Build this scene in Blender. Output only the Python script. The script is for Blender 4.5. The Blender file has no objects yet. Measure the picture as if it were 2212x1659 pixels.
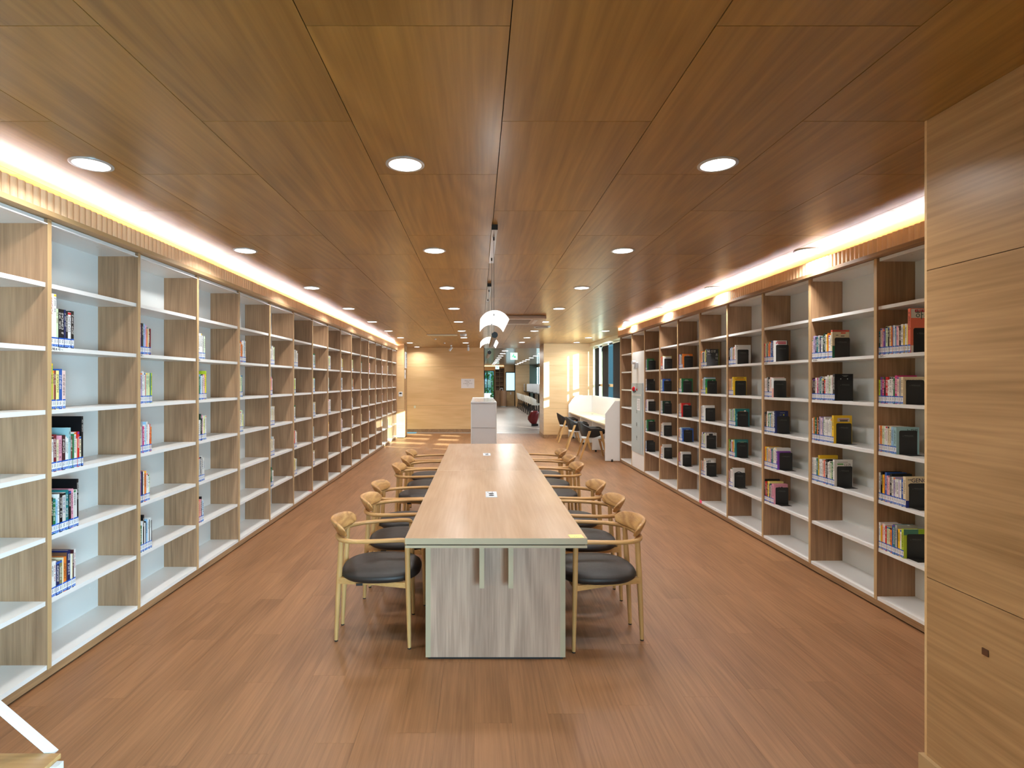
import bpy, math, random
from mathutils import Vector, Matrix
random.seed(7)
R = math.radians
C = bpy.context.scene.collection
sc = bpy.context.scene

# ------------------------------------------------------------------ camera, world, sun, exposure
CAMH = 1.65
cam_d = bpy.data.cameras.new('camera')
cam_d.sensor_fit = 'HORIZONTAL'; cam_d.sensor_width = 36
cam_d.lens = 1180 / 2212 * 36
cam_d.shift_x = (1106 - 1034) / 2212
cam_d.shift_y = (824 - 829.5) / 2212
cam_d.clip_start = 0.05; cam_d.clip_end = 300
cam = bpy.data.objects.new('camera', cam_d); C.objects.link(cam)
cam.location = (0, 0, CAMH); cam.rotation_euler = (R(90), 0, 0)
sc.camera = cam
sc.view_settings.view_transform = 'Standard'
sc.view_settings.look = 'None'
sc.view_settings.gamma = 1
sc.view_settings.use_curve_mapping = False
sc.view_settings.exposure = 0.15
sc.cycles.max_bounces = 10
sc.cycles.diffuse_bounces = 6
sc.cycles.sample_clamp_indirect = 6

w = bpy.data.worlds.new('sky'); sc.world = w; w.use_nodes = True
bg = w.node_tree.nodes['Background']
bg.inputs[0].default_value = (0.30, 0.60, 0.72, 1); bg.inputs[1].default_value = .75

def sun(name, d, strength, col, ang=0.4):
    l = bpy.data.lights.new(name, 'SUN'); l.energy = strength; l.color = col; l.angle = R(ang)
    o = bpy.data.objects.new(name, l); C.objects.link(o)
    o.rotation_euler = Vector(d).to_track_quat('-Z', 'Y').to_euler(); o.location = (20, -5, 12)
    return o
sun('sun', (-1, .34, -.325), 40, (1, .93, .80))
sun('sun_reflected', (-1, 1.27, -.27), 22, (1, .95, .84))

def area(name, loc, direction, sx, sy, energy, col, shape='RECTANGLE', spread=180, parent=None):
    l = bpy.data.lights.new(name, 'AREA'); l.shape = shape; l.size = sx
    if shape in ('RECTANGLE', 'ELLIPSE'): l.size_y = sy
    l.energy = energy; l.color = col; l.spread = R(spread)
    o = bpy.data.objects.new(name, l); C.objects.link(o)
    o.location = loc; o.rotation_euler = Vector(direction).to_track_quat('-Z', 'Y').to_euler()
    if parent: o.parent = parent
    return o
# daylight entering by the window wall behind the photographer
area('daylight_behind', (-0.2, -3.3, 1.35), (0, 1, -0.9), 4.0, 1.6, 45, (.72, .90, 1.0), spread=120)
area('daylight_aside', (1.86, -2.2, 1.15), (-1, .75, -.42), 2.2, 1.8, 290, (.56, .83, 1.0), spread=100)
# daylight in the side windows of the reading corner and of the far hall
area('daylight_side', (3.60, 13.9, 1.8), (-1, .6, -.12), 4.0, 1.5, 130, (.78, .90, 1.0))
area('daylight_hall', (3.85, 26.5, 1.6), (-1, 0, 0), 16, 1.8, 190, (.80, .88, 1.0))

# ------------------------------------------------------------------ colours and materials
def lin(c):
    return tuple(((v / 255) / 12.92 if v <= 10 else (((v / 255) + .055) / 1.055) ** 2.4) for v in c)
def rgba(c): return (*lin(c), 1)
MATS = {}
def mat(name, col, rough=.5, metal=0., emit=None, estr=0., spec=.5, coat=0.):
    if name in MATS: return MATS[name]
    m = bpy.data.materials.new(name); m.use_nodes = True
    b = m.node_tree.nodes['Principled BSDF']
    b.inputs['Base Color'].default_value = rgba(col)
    b.inputs['Roughness'].default_value = rough; b.inputs['Metallic'].default_value = metal
    b.inputs['Specular IOR Level'].default_value = spec
    b.inputs['Coat Weight'].default_value = coat
    nt = m.node_tree
    if emit:
        b.inputs['Emission Color'].default_value = rgba(emit); b.inputs['Emission Strength'].default_value = estr
    else:
        # a faint procedural mottling so that no surface is perfectly flat in tone
        n = nt.nodes.new('ShaderNodeTexNoise'); n.inputs['Scale'].default_value = 35
        mr = nt.nodes.new('ShaderNodeMapRange'); mr.inputs[3].default_value = max(.02, rough - .05); mr.inputs[4].default_value = min(1, rough + .05)
        tc = nt.nodes.new('ShaderNodeTexCoord'); nt.links.new(tc.outputs['Object'], n.inputs['Vector'])
        nt.links.new(n.outputs[0], mr.inputs[0]); nt.links.new(mr.outputs[0], b.inputs['Roughness'])
    MATS[name] = m
    return m

def wood(name, light, dark, axis='Y', rough=.4, scale=1.0, rings=26, ringamt=.35, fine=.35, stretch=.12, spec=.5, vary=.06, bump=.02, coat=0.):
    """Veneer: contour lines of a noise stretched along the grain (cathedral figure) plus fine fibres."""
    m = bpy.data.materials.new(name); m.use_nodes = True; nt = m.node_tree; L = nt.links
    b = nt.nodes['Principled BSDF']; b.inputs['Roughness'].default_value = rough; b.inputs['Specular IOR Level'].default_value = spec
    b.inputs['Coat Weight'].default_value = coat; b.inputs['Coat Roughness'].default_value = .12
    tc = nt.nodes.new('ShaderNodeTexCoord'); oi = nt.nodes.new('ShaderNodeObjectInfo')
    off = nt.nodes.new('ShaderNodeVectorMath'); off.operation = 'SCALE'; off.inputs[0].default_value = (37, 61, 23)
    L.new(oi.outputs['Random'], off.inputs['Scale'])
    add = nt.nodes.new('ShaderNodeVectorMath'); add.operation = 'ADD'
    L.new(tc.outputs['Object'], add.inputs[0]); L.new(off.outputs[0], add.inputs[1])
    def mapped(st, s):
        mp = nt.nodes.new('ShaderNodeMapping'); v = [s, s, s]; v['XYZ'.index(axis)] = s * st
        mp.inputs['Scale'].default_value = v; L.new(add.outputs[0], mp.inputs['Vector']); return mp
    m1 = mapped(stretch, 2.2 * scale); n1 = nt.nodes.new('ShaderNodeTexNoise'); n1.inputs['Scale'].default_value = 1; n1.inputs['Detail'].default_value = 2; n1.inputs['Roughness'].default_value = .35
    L.new(m1.outputs[0], n1.inputs['Vector'])
    mul = nt.nodes.new('ShaderNodeMath'); mul.operation = 'MULTIPLY'; mul.inputs[1].default_value = rings * 6.283 / 2
    L.new(n1.outputs[0], mul.inputs[0])
    sn = nt.nodes.new('ShaderNodeMath'); sn.operation = 'SINE'; L.new(mul.outputs[0], sn.inputs[0])
    m2 = mapped(.035, 55 * scale); n2 = nt.nodes.new('ShaderNodeTexNoise'); n2.inputs['Scale'].default_value = 1; n2.inputs['Detail'].default_value = 3
    L.new(m2.outputs[0], n2.inputs['Vector'])
    m3 = mapped(.25, 3.0 * scale); n3 = nt.nodes.new('ShaderNodeTexNoise'); n3.inputs['Scale'].default_value = 1; n3.inputs['Detail'].default_value = 2
    L.new(m3.outputs[0], n3.inputs['Vector'])
    a = nt.nodes.new('ShaderNodeMapRange'); a.inputs[1].default_value = -1; a.inputs[2].default_value = 1; a.inputs[3].default_value = -ringamt / 2; a.inputs[4].default_value = ringamt / 2
    L.new(sn.outputs[0], a.inputs[0])
    f = nt.nodes.new('ShaderNodeMapRange'); f.inputs[1].default_value = .3; f.inputs[2].default_value = .7; f.inputs[3].default_value = -fine / 2; f.inputs[4].default_value = fine / 2
    L.new(n2.outputs[0], f.inputs[0])
    g = nt.nodes.new('ShaderNodeMapRange'); g.inputs[1].default_value = .3; g.inputs[2].default_value = .7; g.inputs[3].default_value = .3; g.inputs[4].default_value = .7
    L.new(n3.outputs[0], g.inputs[0])
    s1 = nt.nodes.new('ShaderNodeMath'); L.new(a.outputs[0], s1.inputs[0]); L.new(f.outputs[0], s1.inputs[1])
    s2 = nt.nodes.new('ShaderNodeMath'); s2.use_clamp = True; L.new(s1.outputs[0], s2.inputs[0]); L.new(g.outputs[0], s2.inputs[1])
    mx = nt.nodes.new('ShaderNodeMix'); mx.data_type = 'RGBA'; mx.inputs[6].default_value = rgba(dark); mx.inputs[7].default_value = rgba(light)
    L.new(s2.outputs[0], mx.inputs[0])
    hv = nt.nodes.new('ShaderNodeHueSaturation')
    vr = nt.nodes.new('ShaderNodeMapRange'); vr.inputs[3].default_value = 1 - vary; vr.inputs[4].default_value = 1 + vary
    L.new(oi.outputs['Random'], vr.inputs[0]); L.new(vr.outputs[0], hv.inputs['Value']); L.new(mx.outputs[2], hv.inputs['Color'])
    L.new(hv.outputs[0], b.inputs['Base Color'])
    if bump:
        bp = nt.nodes.new('ShaderNodeBump'); bp.inputs['Strength'].default_value = bump * 5; bp.inputs['Distance'].default_value = .001
        L.new(n2.outputs[0], bp.inputs['Height']); L.new(bp.outputs[0], b.inputs['Normal'])
    return m

M_ceil = wood('oak_veneer_ceiling', (172, 130, 66), (128, 92, 40), 'Y', .30, rings=30, ringamt=.30, fine=.42, stretch=.09, vary=.04, bump=0)
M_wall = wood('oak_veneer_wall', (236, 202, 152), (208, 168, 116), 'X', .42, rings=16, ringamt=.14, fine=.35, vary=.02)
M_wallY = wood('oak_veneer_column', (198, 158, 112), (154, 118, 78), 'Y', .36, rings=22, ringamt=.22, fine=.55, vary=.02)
M_case = wood('walnut_laminate', (176, 138, 104), (128, 96, 68), 'Z', .5, scale=1.6, rings=22, ringamt=.25, fine=.5, stretch=.10, vary=.03)
M_caseY = wood('walnut_laminate_long', (170, 134, 96), (128, 96, 66), 'Y', .5, scale=1.6, rings=14, ringamt=.35, fine=.5, vary=.03)
M_edge = mat('beige_edge_band', (192, 160, 116), .45)
M_floor = wood('vinyl_plank', (164, 117, 79), (120, 82, 50), 'Y', .42, scale=1.3, rings=14, ringamt=.12, fine=.55, stretch=.16, vary=.004, spec=.45)
M_top = wood('pale_oak_top', (204, 174, 146), (178, 146, 118), 'Y', .24, scale=1.2, rings=18, ringamt=.2, fine=.3, vary=.02, spec=.5)
M_tside = wood('pale_oak_side', (202, 172, 150), (156, 128, 110), 'Z', .5, scale=2.0, rings=14, ringamt=.4, fine=.5, stretch=.1, vary=.02)
M_tedge = mat('grey_green_edge', (176, 162, 134), .45)
M_oak = wood('solid_oak', (206, 160, 100), (160, 112, 62), 'Y', .38, scale=4, rings=14, ringamt=.6, fine=.4, vary=.03)
M_oakX = wood('solid_oak_long', (210, 166, 106), (172, 126, 74), 'X', .38, scale=3, rings=6, ringamt=.3, fine=.4, vary=.03)
M_oakZ = wood('solid_oak_leg', (214, 172, 112), (178, 134, 80), 'Z', .38, scale=3, rings=6, ringamt=.3, fine=.4, vary=.03)
M_seat = mat('brown_leather', (38, 31, 27), .5)
M_white = mat('white_laminate', (232, 232, 230), .30)
M_wback = mat('white_back_board', (226, 228, 226), .25)
M_wmetal = mat('white_metal', (214, 220, 226), .4)
M_black = mat('black_plastic', (22, 22, 23), .45)
M_bend = mat('black_bookend', (34, 33, 31), .5)
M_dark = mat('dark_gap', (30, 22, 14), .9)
M_steel = mat('brushed_steel', (178, 192, 196), .42, metal=.35)
M_alu = mat('aluminium', (205, 208, 210), .35, metal=.6)
M_grey = mat('grey_plastic', (150, 150, 150), .5)
M_paper = mat('paper', (240, 240, 242), .7)
M_page = mat('page_block', (228, 222, 208), .8)
M_cream = mat('cream_paint', (226, 224, 200), .6)
M_slat = wood('pine_slat', (246, 208, 166), (230, 182, 136), 'Z', .5, scale=2, rings=6, ringamt=.2, fine=.3, vary=.03)
M_desk = wood('birch_desk', (238, 222, 190), (222, 202, 166), 'Y', .35, rings=8, ringamt=.3, fine=.3)
M_stool = wood('oiled_beech', (196, 158, 104), (166, 126, 76), 'X', .35, scale=1.5, rings=10, ringamt=.3, fine=.4)
M_red = mat('red_glass', (200, 20, 30), .2)
M_navy = mat('navy_blind', (9, 12, 22), .8, spec=.2)
M_hallfloor = wood('grey_vinyl', (182, 172, 164), (160, 150, 142), 'Y', .30, rings=6, ringamt=.2, fine=.3, vary=.01)
M_hallceil = mat('grey_ceiling_board', (150, 138, 118), .18)
M_lamp = mat('lamp_diffuser', (255, 255, 255), .5, emit=(255, 253, 248), estr=7)
M_led = mat('led_line', (255, 255, 255), .5, emit=(255, 206, 150), estr=3)
M_leather = mat('dark_red_vinyl', (112, 22, 26), .35)
M_green = mat('leaf_green', (110, 200, 120), .5)
M_screen = mat('kiosk_screen', (200, 240, 250), .3, emit=(196, 240, 250), estr=1.1)
M_exit = mat('exit_sign_face', (240, 255, 250), .4, emit=(232, 255, 246), estr=.85)
M_exitg = mat('exit_green', (20, 190, 130), .4, emit=(60, 215, 160), estr=1.0)
M_ink = mat('black_ink', (30, 30, 32), .7)
M_inkg = mat('grey_ink', (120, 120, 118), .7)
M_pink = mat('pink_note', (250, 90, 140), .7)
M_yellow = mat('yellow_note', (236, 232, 150), .8)
M_concrete = mat('building_wall', (190, 214, 222), .8)
M_bglass = mat('building_glass', (90, 150, 170), .3)
M_ground = mat('outdoor_paving', (150, 150, 145), .9)
# thin window glass that lets sunlight through
M_glass = bpy.data.materials.new('window_glass'); M_glass.use_nodes = True
nt = M_glass.node_tree; nt.nodes.clear()
o_ = nt.nodes.new('ShaderNodeOutputMaterial'); tr = nt.nodes.new('ShaderNodeBsdfTransparent'); tr.inputs[0].default_value = (.82, .95, 1, 1)
gl = nt.nodes.new('ShaderNodeBsdfGlossy'); gl.inputs['Roughness'].default_value = .02
mxs = nt.nodes.new('ShaderNodeMixShader'); mxs.inputs[0].default_value = .07
nt.links.new(tr.outputs[0], mxs.inputs[1]); nt.links.new(gl.outputs[0], mxs.inputs[2]); nt.links.new(mxs.outputs[0], o_.inputs[0])
# printed stock: colour stored per face
M_print = bpy.data.materials.new('printed_cover'); M_print.use_nodes = True
nt = M_print.node_tree; at = nt.nodes.new('ShaderNodeAttribute'); at.attribute_name = 'Col'
pb = nt.nodes['Principled BSDF']; pb.inputs['Roughness'].default_value = .38
nt.links.new(at.outputs['Color'], pb.inputs['Base Color'])

# ------------------------------------------------------------------ mesh helpers
class MB:
    def __init__(s): s.v = []; s.f = []; s.c = []; s.m = []; s.cur = 0
    def quad(s, pts, col=None):
        n = len(s.v); s.v += [tuple(p) for p in pts]; s.f.append(tuple(range(n, n + len(pts)))); s.c.append(col); s.m.append(s.cur); return s
    def box(s, x0, x1, y0, y1, z0, z1, col=None):
        n = len(s.v)
        s.v += [(x0, y0, z0), (x1, y0, z0), (x1, y1, z0), (x0, y1, z0), (x0, y0, z1), (x1, y0, z1), (x1, y1, z1), (x0, y1, z1)]
        for q in ((0, 3, 2, 1), (4, 5, 6, 7), (0, 1, 5, 4), (1, 2, 6, 5), (2, 3, 7, 6), (3, 0, 4, 7)):
            s.f.append(tuple(n + i for i in q)); s.c.append(col); s.m.append(s.cur)
        return s
    def rings(s, rs, closed=True, cap=True, col=None):
        n0 = len(s.v); k = len(rs[0])
        for r in rs: s.v += [tuple(p) for p in r]
        for i in range(len(rs) - 1):
            for j in range(k if closed else k - 1):
                a = n0 + i * k + j; b = n0 + i * k + (j + 1) % k
                s.f.append((a, b, b + k, a + k)); s.c.append(col); s.m.append(s.cur)
        if cap:
            s.f.append(tuple(n0 + j for j in reversed(range(k)))); s.c.append(col); s.m.append(s.cur)
            e = n0 + (len(rs) - 1) * k
            s.f.append(tuple(e + j for j in range(k))); s.c.append(col); s.m.append(s.cur)
        return s
    def tube(s, pts, rad, n=10, flat=1.0, col=None):
        pts = [Vector(p) for p in pts]; rs = []
        if not hasattr(rad, '__len__'): rad = [rad] * len(pts)
        for i, p in enumerate(pts):
            d = (pts[min(i + 1, len(pts) - 1)] - pts[max(i - 1, 0)]).normalized()
            up = Vector((0, 0, 1)) if abs(d.z) < .9 else Vector((0, 1, 0))
            a = d.cross(up).normalized(); b = a.cross(d).normalized()
            rs.append([p + a * (rad[i] * math.cos(t)) + b * (rad[i] * flat * math.sin(t)) for t in [2 * math.pi * j / n for j in range(n)]])
        return s.rings(rs, col=col)
    def cyl(s, c, r, z0, z1, n=24, axis='Z', r2=None, col=None):
        r2 = r if r2 is None else r2; out = []
        for z, rr in ((z0, r), (z1, r2)):
            ring = []
            for j in range(n):
                t = 2 * math.pi * j / n; a, b_ = rr * math.cos(t), rr * math.sin(t)
                ring.append({'Z': (c[0] + a, c[1] + b_, z), 'Y': (c[0] + a, z, c[1] + b_), 'X': (z, c[0] + a, c[1] + b_)}[axis])
            out.append(ring)
        return s.rings(out, col=col)
    def extr(s, prof, a0, a1, axis='Y', col=None):
        """prism of a closed 2D profile: axis Y -> profile in XZ, axis X -> profile in YZ, axis Z -> XY"""
        f = {'Y': lambda p, a: (p[0], a, p[1]), 'X': lambda p, a: (a, p[0], p[1]), 'Z': lambda p, a: (p[0], p[1], a)}[axis]
        return s.rings([[f(p, a0) for p in prof], [f(p, a1) for p in prof]], col=col)
    def build(s, name, material, parent=None, loc=(0, 0, 0), smooth=False, bevel=0, shadeang=None, nofix=False):
        me = bpy.data.meshes.new(name); me.from_pydata(s.v, [], s.f)
        mats = material if isinstance(material, (list, tuple)) else [material]
        for m_ in mats: me.materials.append(m_)
        if len(mats) > 1: me.polygons.foreach_set('material_index', s.m)
        if any(c is not None for c in s.c):
            ca = me.color_attributes.new('Col', 'FLOAT_COLOR', 'CORNER'); buf = []
            for p, c in zip(me.polygons, s.c): buf += list((*(c or (.8, .8, .8)), 1)) * len(p.vertices)
            ca.data.foreach_set('color', buf)
        if not nofix and len(s.f) < 60000:
            import bmesh
            b = bmesh.new(); b.from_mesh(me); bmesh.ops.recalc_face_normals(b, faces=b.faces); b.to_mesh(me); b.free()
        if smooth:
            me.polygons.foreach_set('use_smooth', [True] * len(me.polygons))
            if shadeang: me.set_sharp_from_angle(angle=R(shadeang))
        me.update()
        o = bpy.data.objects.new(name, me); C.objects.link(o); o.location = loc
        if parent: o.parent = parent
        if bevel:
            md = o.modifiers.new('bevel', 'BEVEL'); md.width = bevel; md.segments = 2; md.limit_method = 'ANGLE'
        return o
def bx(x0, x1, y0, y1, z0, z1): return MB().box(x0, x1, y0, y1, z0, z1)
def tag(o, label=None, cat=None, group=None, kind=None):
    if label: o['label'] = label
    if cat: o['category'] = cat
    if group: o['group'] = group
    if kind: o['kind'] = kind
    return o
def thing(name, label, cat, loc=(0, 0, 0), rz=0, group=None):
    o = bpy.data.objects.new(name, None); C.objects.link(o); o.location = loc; o.rotation_euler = (0, 0, rz)
    o.empty_display_size = .1
    return tag(o, label, cat, group)
def kids(o): return [c for c in bpy.data.objects if c.parent == o]
def copy_tree(o, parent=None, table=None):
    if table is None:
        table = {}
        for q in bpy.data.objects:
            if q.parent: table.setdefault(q.parent.name, []).append(q)
    c = o.copy(); C.objects.link(c)
    if parent: c.parent = parent
    for ch in table.get(o.name, []): copy_tree(ch, c, table)
    return c
def place(o, parent, loc=None):
    c = o.copy(); C.objects.link(c); c.parent = parent
    if loc is not None: c.location = loc
    return c
def text(s, size, loc, face='-Y', m=None, parent=None, name='lettering', align='CENTER', ext=.0004, sx=1):
    cu = bpy.data.curves.new(name, 'FONT'); cu.body = s; cu.size = size; cu.align_x = align; cu.align_y = 'CENTER'; cu.extrude = ext; cu.resolution_u = 2
    to = bpy.data.objects.new(name, cu); C.objects.link(to)
    dg = bpy.context.evaluated_depsgraph_get(); dg.update()
    me = bpy.data.meshes.new_from_object(to.evaluated_get(dg)); bpy.data.objects.remove(to)
    me.materials.clear(); me.materials.append(m or M_ink)
    ax = {'-Y': ((1, 0, 0), (0, 0, 1), (0, -1, 0)), '-X': ((0, -1, 0), (0, 0, 1), (-1, 0, 0)), '+X': ((0, 1, 0), (0, 0, 1), (1, 0, 0)), '+Z': ((1, 0, 0), (0, 1, 0), (0, 0, 1))}[face]
    mtx = Matrix((ax[0], ax[1], ax[2])).transposed().to_4x4() @ Matrix.Diagonal((sx, 1, 1, 1))
    me.transform(Matrix.Translation(loc) @ mtx)
    o = bpy.data.objects.new(name, me); C.objects.link(o)
    if parent: o.parent = parent
    return o
ORD = 'first second third fourth fifth sixth seventh eighth ninth tenth eleventh twelfth thirteenth fourteenth fifteenth sixteenth seventeenth eighteenth nineteenth'.split()

# ------------------------------------------------------------------ the room shell
XL, XR = -2.378, 2.90          # front planes of the two bookcases
CEIL = 2.75
XC, YC = 1.887, 2.30           # pier by the photographer
YB = 17.8                      # far wall
XW = 3.45                      # window plane
COLX = -.536; PW = .6345; PLN = 1.213

def struct(mb, name, m, **k): return tag(mb.build(name, m, **k), kind='structure')
floor = struct(bx(-2.75, 3.6, -3.4, 17.32, -.06, -.006), 'floor', M_dark)
pl = []
pw, plen = .182, 1.22
ncol = int(6.2 / pw) + 1
for i in range(ncol):
    x0 = -2.75 + i * pw
    offs = (i * .47) % 1 * plen
    y = -3.4 - offs
    while y < 17.32:
        y0, y1 = max(y, -3.4), min(y + plen, 17.32)
        if y1 - y0 > .02: pl.append((x0, y0, min(x0 + pw, 3.6), y1))
        y += plen
vis = [p for p in pl if p[3] > 2.2 and abs(p[0]) < 3]
vis.sort(key=lambda p: p[1]); vis = vis[:300]; vs = set(vis)
pm = bx(0, pw - .0006, 0, plen - .0006, -.006, 0).build('plank', M_floor, floor); pmesh = pm.data; first = True
for p in vis:
    full = abs(p[3] - p[1] - plen) < 1e-4 and abs(p[2] - p[0] - pw) < 1e-4
    if full:
        if first: o = pm; first = False
        else: o = bpy.data.objects.new('plank', pmesh); C.objects.link(o); o.parent = floor
        o.location = (p[0], p[1], 0)
    else:
        bx(0, p[2] - p[0] - .0006, 0, p[3] - p[1] - .0006, -.006, 0).build('plank', M_floor, floor, loc=(p[0], p[1], 0))
rest = MB()
for p in pl:
    if p not in vs: rest.box(p[0], p[2] - .0006, p[1], p[3] - .0006, -.006, 0)
tag(rest.build('planks', M_floor, floor), kind='stuff')

ceiling = struct(bx(-2.75, 3.6, -3.4, YB + .3, CEIL + .012, CEIL + .10), 'ceiling', M_dark)
pcache = {}
for c in range(-5, 8):
    x0 = COLX + PW + c * PW - 0.0; x1 = x0 + PW      # column 0 spans .0985 .. .733
    xa, xb = max(x0, -2.74), min(x1, 3.5)
    if xb - xa < .05: continue
    base = 2.31 if c % 2 == 0 else 1.69
    k = -5
    while base + k * PLN < YB:
        ya, yb = max(base + k * PLN, -3.4), min(base + (k + 1) * PLN, YB)
        if xa > 3.2: pass
        if yb - ya > .05:
            key = (round(xb - xa, 3), round(yb - ya, 3))
            if key not in pcache:
                pcache[key] = bx(.0018, xb - xa - .0018, .0016, yb - ya - .0016, 0, .012).build('panel', M_ceil, ceiling); o = pcache[key]
            else:
                o = bpy.data.objects.new('panel', pcache[key].data); C.objects.link(o); o.parent = ceiling
            o.location = (xa, ya, CEIL)
        k += 1

def panelled(name, x0, x1, y0, y1, m, joints=(.08, .86, 2.12, CEIL), face='Y-', board=True, vj=()):
    """a wall block faced with horizontal veneer boards; 'Y-' faces the camera, 'X-'/'X+' the aisle"""
    core = struct(bx(x0, x1, y0, y1, 0, CEIL + .01), name, M_dark)
    cuts = [None] + list(vj) + [None]
    for a, b in zip(joints[:-1], joints[1:]):
        for fc in face.split():
            t = .012; g = .0015
            if fc == 'Y-':
                xs = [x0 - (t if 'X-' in face else 0)] + list(vj) + [x1 + (t if 'X+' in face else 0)]
                for xa, xb in zip(xs[:-1], xs[1:]): bx(xa + g, xb - g, y0 - t, y0, a + g, b - g).build('panel', M_wall, core)
            if fc == 'Y+': bx(x0, x1, y1, y1 + t, a + g, b - g).build('panel', M_wall, core)
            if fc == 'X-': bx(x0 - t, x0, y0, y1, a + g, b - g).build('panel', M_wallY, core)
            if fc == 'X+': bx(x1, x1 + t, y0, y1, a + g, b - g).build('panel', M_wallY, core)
    return core
wf = panelled('wall_far', -2.7, .17, YB, YB + .25, M_wall, face='Y-', joints=(.10, .873, 2.128, CEIL))
tag(bx(-2.7, .185, YB - .016, YB, 0, .10).build('baseboard_far', M_caseY), kind='structure')
wl = struct(bx(-2.85, -2.70, -3.4, YB, 0, CEIL + .01), 'wall_left', M_wall)
pil = panelled('wall_pillar_left', -2.7, -2.18, 15.90, 16.55, M_wall, face='Y- X+', joints=(.02, .86, 2.12, CEIL))
pr = panelled('wall_pier_far', 1.905, 3.33, 15.92, 17.0, M_wall, face='Y- X-', joints=(.10, .855, 2.12, CEIL))
tag(MB().box(1.893, 3.33, 15.90, 15.92, 0, .10).box(1.885, 1.905, 15.90, 17.0, 0, .10).build('baseboard_pier', M_caseY), kind='structure')
struct(bx(3.33, 3.45, 15.905, 16.1, 0, CEIL), 'trim_1', M_cream)
struct(bx(3.235, 3.6, 11.2, 15.9, CEIL - .10, CEIL - .002), 'trim_2', M_cream)
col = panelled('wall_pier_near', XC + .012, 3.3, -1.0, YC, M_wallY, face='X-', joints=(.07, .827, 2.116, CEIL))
struct(bx(XC, 3.3, YC, YC + .012, 0, CEIL), 'trim_3', M_wall)
struct(bx(XC - .02, XC + .012, -1.0, YC + .02, 0, .075), 'baseboard_right', M_edge)
struct(bx(3.21, 3.35, YC, 11.2, 0, CEIL + .01), 'wall_right', M_wback)
# wall behind the photographer, with its window opening
wb = MB(); wb.box(-2.75, XC, -3.5, -3.4, 0, .35); wb.box(-2.75, XC, -3.5, -3.4, 2.35, CEIL); wb.box(-2.75, -2.2, -3.5, -3.4, .35, 2.35); wb.box(1.8, XC, -3.5, -3.4, .35, 2.35)
struct(wb, 'wall_back', M_wback)
wn2 = struct(MB().box(-2.2, 1.8, -3.47, -3.43, .35, .40).box(-2.2, 1.8, -3.47, -3.43, 2.30, 2.35).box(-.23, -.17, -3.47, -3.43, .4, 2.3), 'window_2', M_alu)
bx(-2.2, 1.8, -3.455, -3.445, .4, 2.3).build('pane', M_glass, wn2)

sw_ = MB(); sw_.box(XC, XC + .1, -3.5, -1.0, 0, .25); sw_.box(XC, XC + .1, -3.5, -1.0, 2.1, CEIL)
struct(sw_, 'wall_side_back', M_wback)
wn4 = struct(MB().box(XC + .03, XC + .08, -3.4, -1.0, .25, .30).box(XC + .03, XC + .08, -2.22, -2.16, .3, 2.1), 'window_4', M_alu)
bx(XC + .05, XC + .06, -3.4, -1.0, .3, 2.1).build('pane', M_glass, wn4)
# small tag on the near pier, thermostat and signs on the far pillar
tag(bx(XC - .004, XC, 2.02, 2.045, .63, .655).build('price_tag', mat('brown_sticker', (92, 56, 30), .7)), 'tiny brown sticker low on the bare oak panelled pier', 'sticker')
th = thing('thermostat', 'white wall thermostat with dark display on the far pillar', 'thermostat', (-2.27, 15.885, 1.28))
bx(-.055, .055, -.02, .003, -.065, .065).build('case', M_paper, th, bevel=.006); bx(-.035, .035, -.022, -.0199, .005, .045).build('display', M_ink, th)
sg = thing('wall_sign', 'tall white framed notice high on the aisle side of the pillar', 'sign', (-2.166, 16.2, 2.28))
bx(-.001, .02, -.16, .16, -.24, .24).build('board', M_paper, sg, bevel=.004)
text('안 내', .13, (.0205, 0, .12), '+X', M_ink, sg); mk = MB()
for i in range(6): mk.box(.02, .021, -.11, .11 - (i % 3) * .04, .02 - i * .04, .032 - i * .04)
mk.build('print', M_inkg, sg)
sw = thing('switch_panel', 'slim white switch plate under the framed notice', 'switch', (-2.166, 16.05, 1.86))
bx(-.001, .014, -.05, .05, -.13, .13).build('plate', M_paper, sw, bevel=.003); bx(.014, .018, -.018, .018, -.02, .04).build('rocker', M_grey, sw)
tag(bx(-2.11, -2.05, YB - .018, YB - .012, .78, .86).build('socket_plate', M_cream), 'small cream plate on the far wall beside the pillar', 'socket')
# notice on the far wall
nb = thing('paper_notice', 'white handwritten paper notice taped on the bare far wall', 'notice', (-.355, YB - .014, 1.585))
bx(-.215, .215, -.003, .002, -.155, .155).build('sheet', M_paper, nb)
for tx, sz, dz in (('알 립 니 다', .045, .085), ('준비중', .035, .04), ('본 열람실은 정리 중', .036, -.005), ('입니다', .03, -.05), ('감사', .025, -.09)):
    text(tx, sz, (0, -.0035, dz), '-Y', M_inkg, nb)

# ------------------------------------------------------------------ side windows of the reading corner
win = struct(bx(XW - .03, XW + .05, 11.2, 15.9, 0, .45), 'window_1', M_alu)
fm = MB()
for yy in (11.22, 12.60, 13.76, 14.93, 15.86): fm.box(XW - .03, XW + .05, yy - .022, yy + .022, .45, CEIL - .1)
fm.build('mullion', M_alu, win)
bx(XW - .035, XW + .05, 11.2, 15.9, 1.51, 1.58).build('transom', M_edge, win)
bx(XW - .03, XW + .05, 11.2, 15.9, 2.62, 2.66).build('head', M_dark, win)
for a, b in ((11.24, 12.58), (12.62, 13.74), (13.78, 14.91), (14.95, 15.84)):
    bx(XW + .005, XW + .012, a, b, .45, 2.64).build('pane', M_glass, win)
struct(MB().box(XW - .05, XW + .12, 15.9, 17.2, 0, CEIL), 'wall_window_side', M_cream)
struct(MB().box(3.3, 3.6, 11.17, 11.2, 0, CEIL), 'wall_window_end', M_cream)
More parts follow.
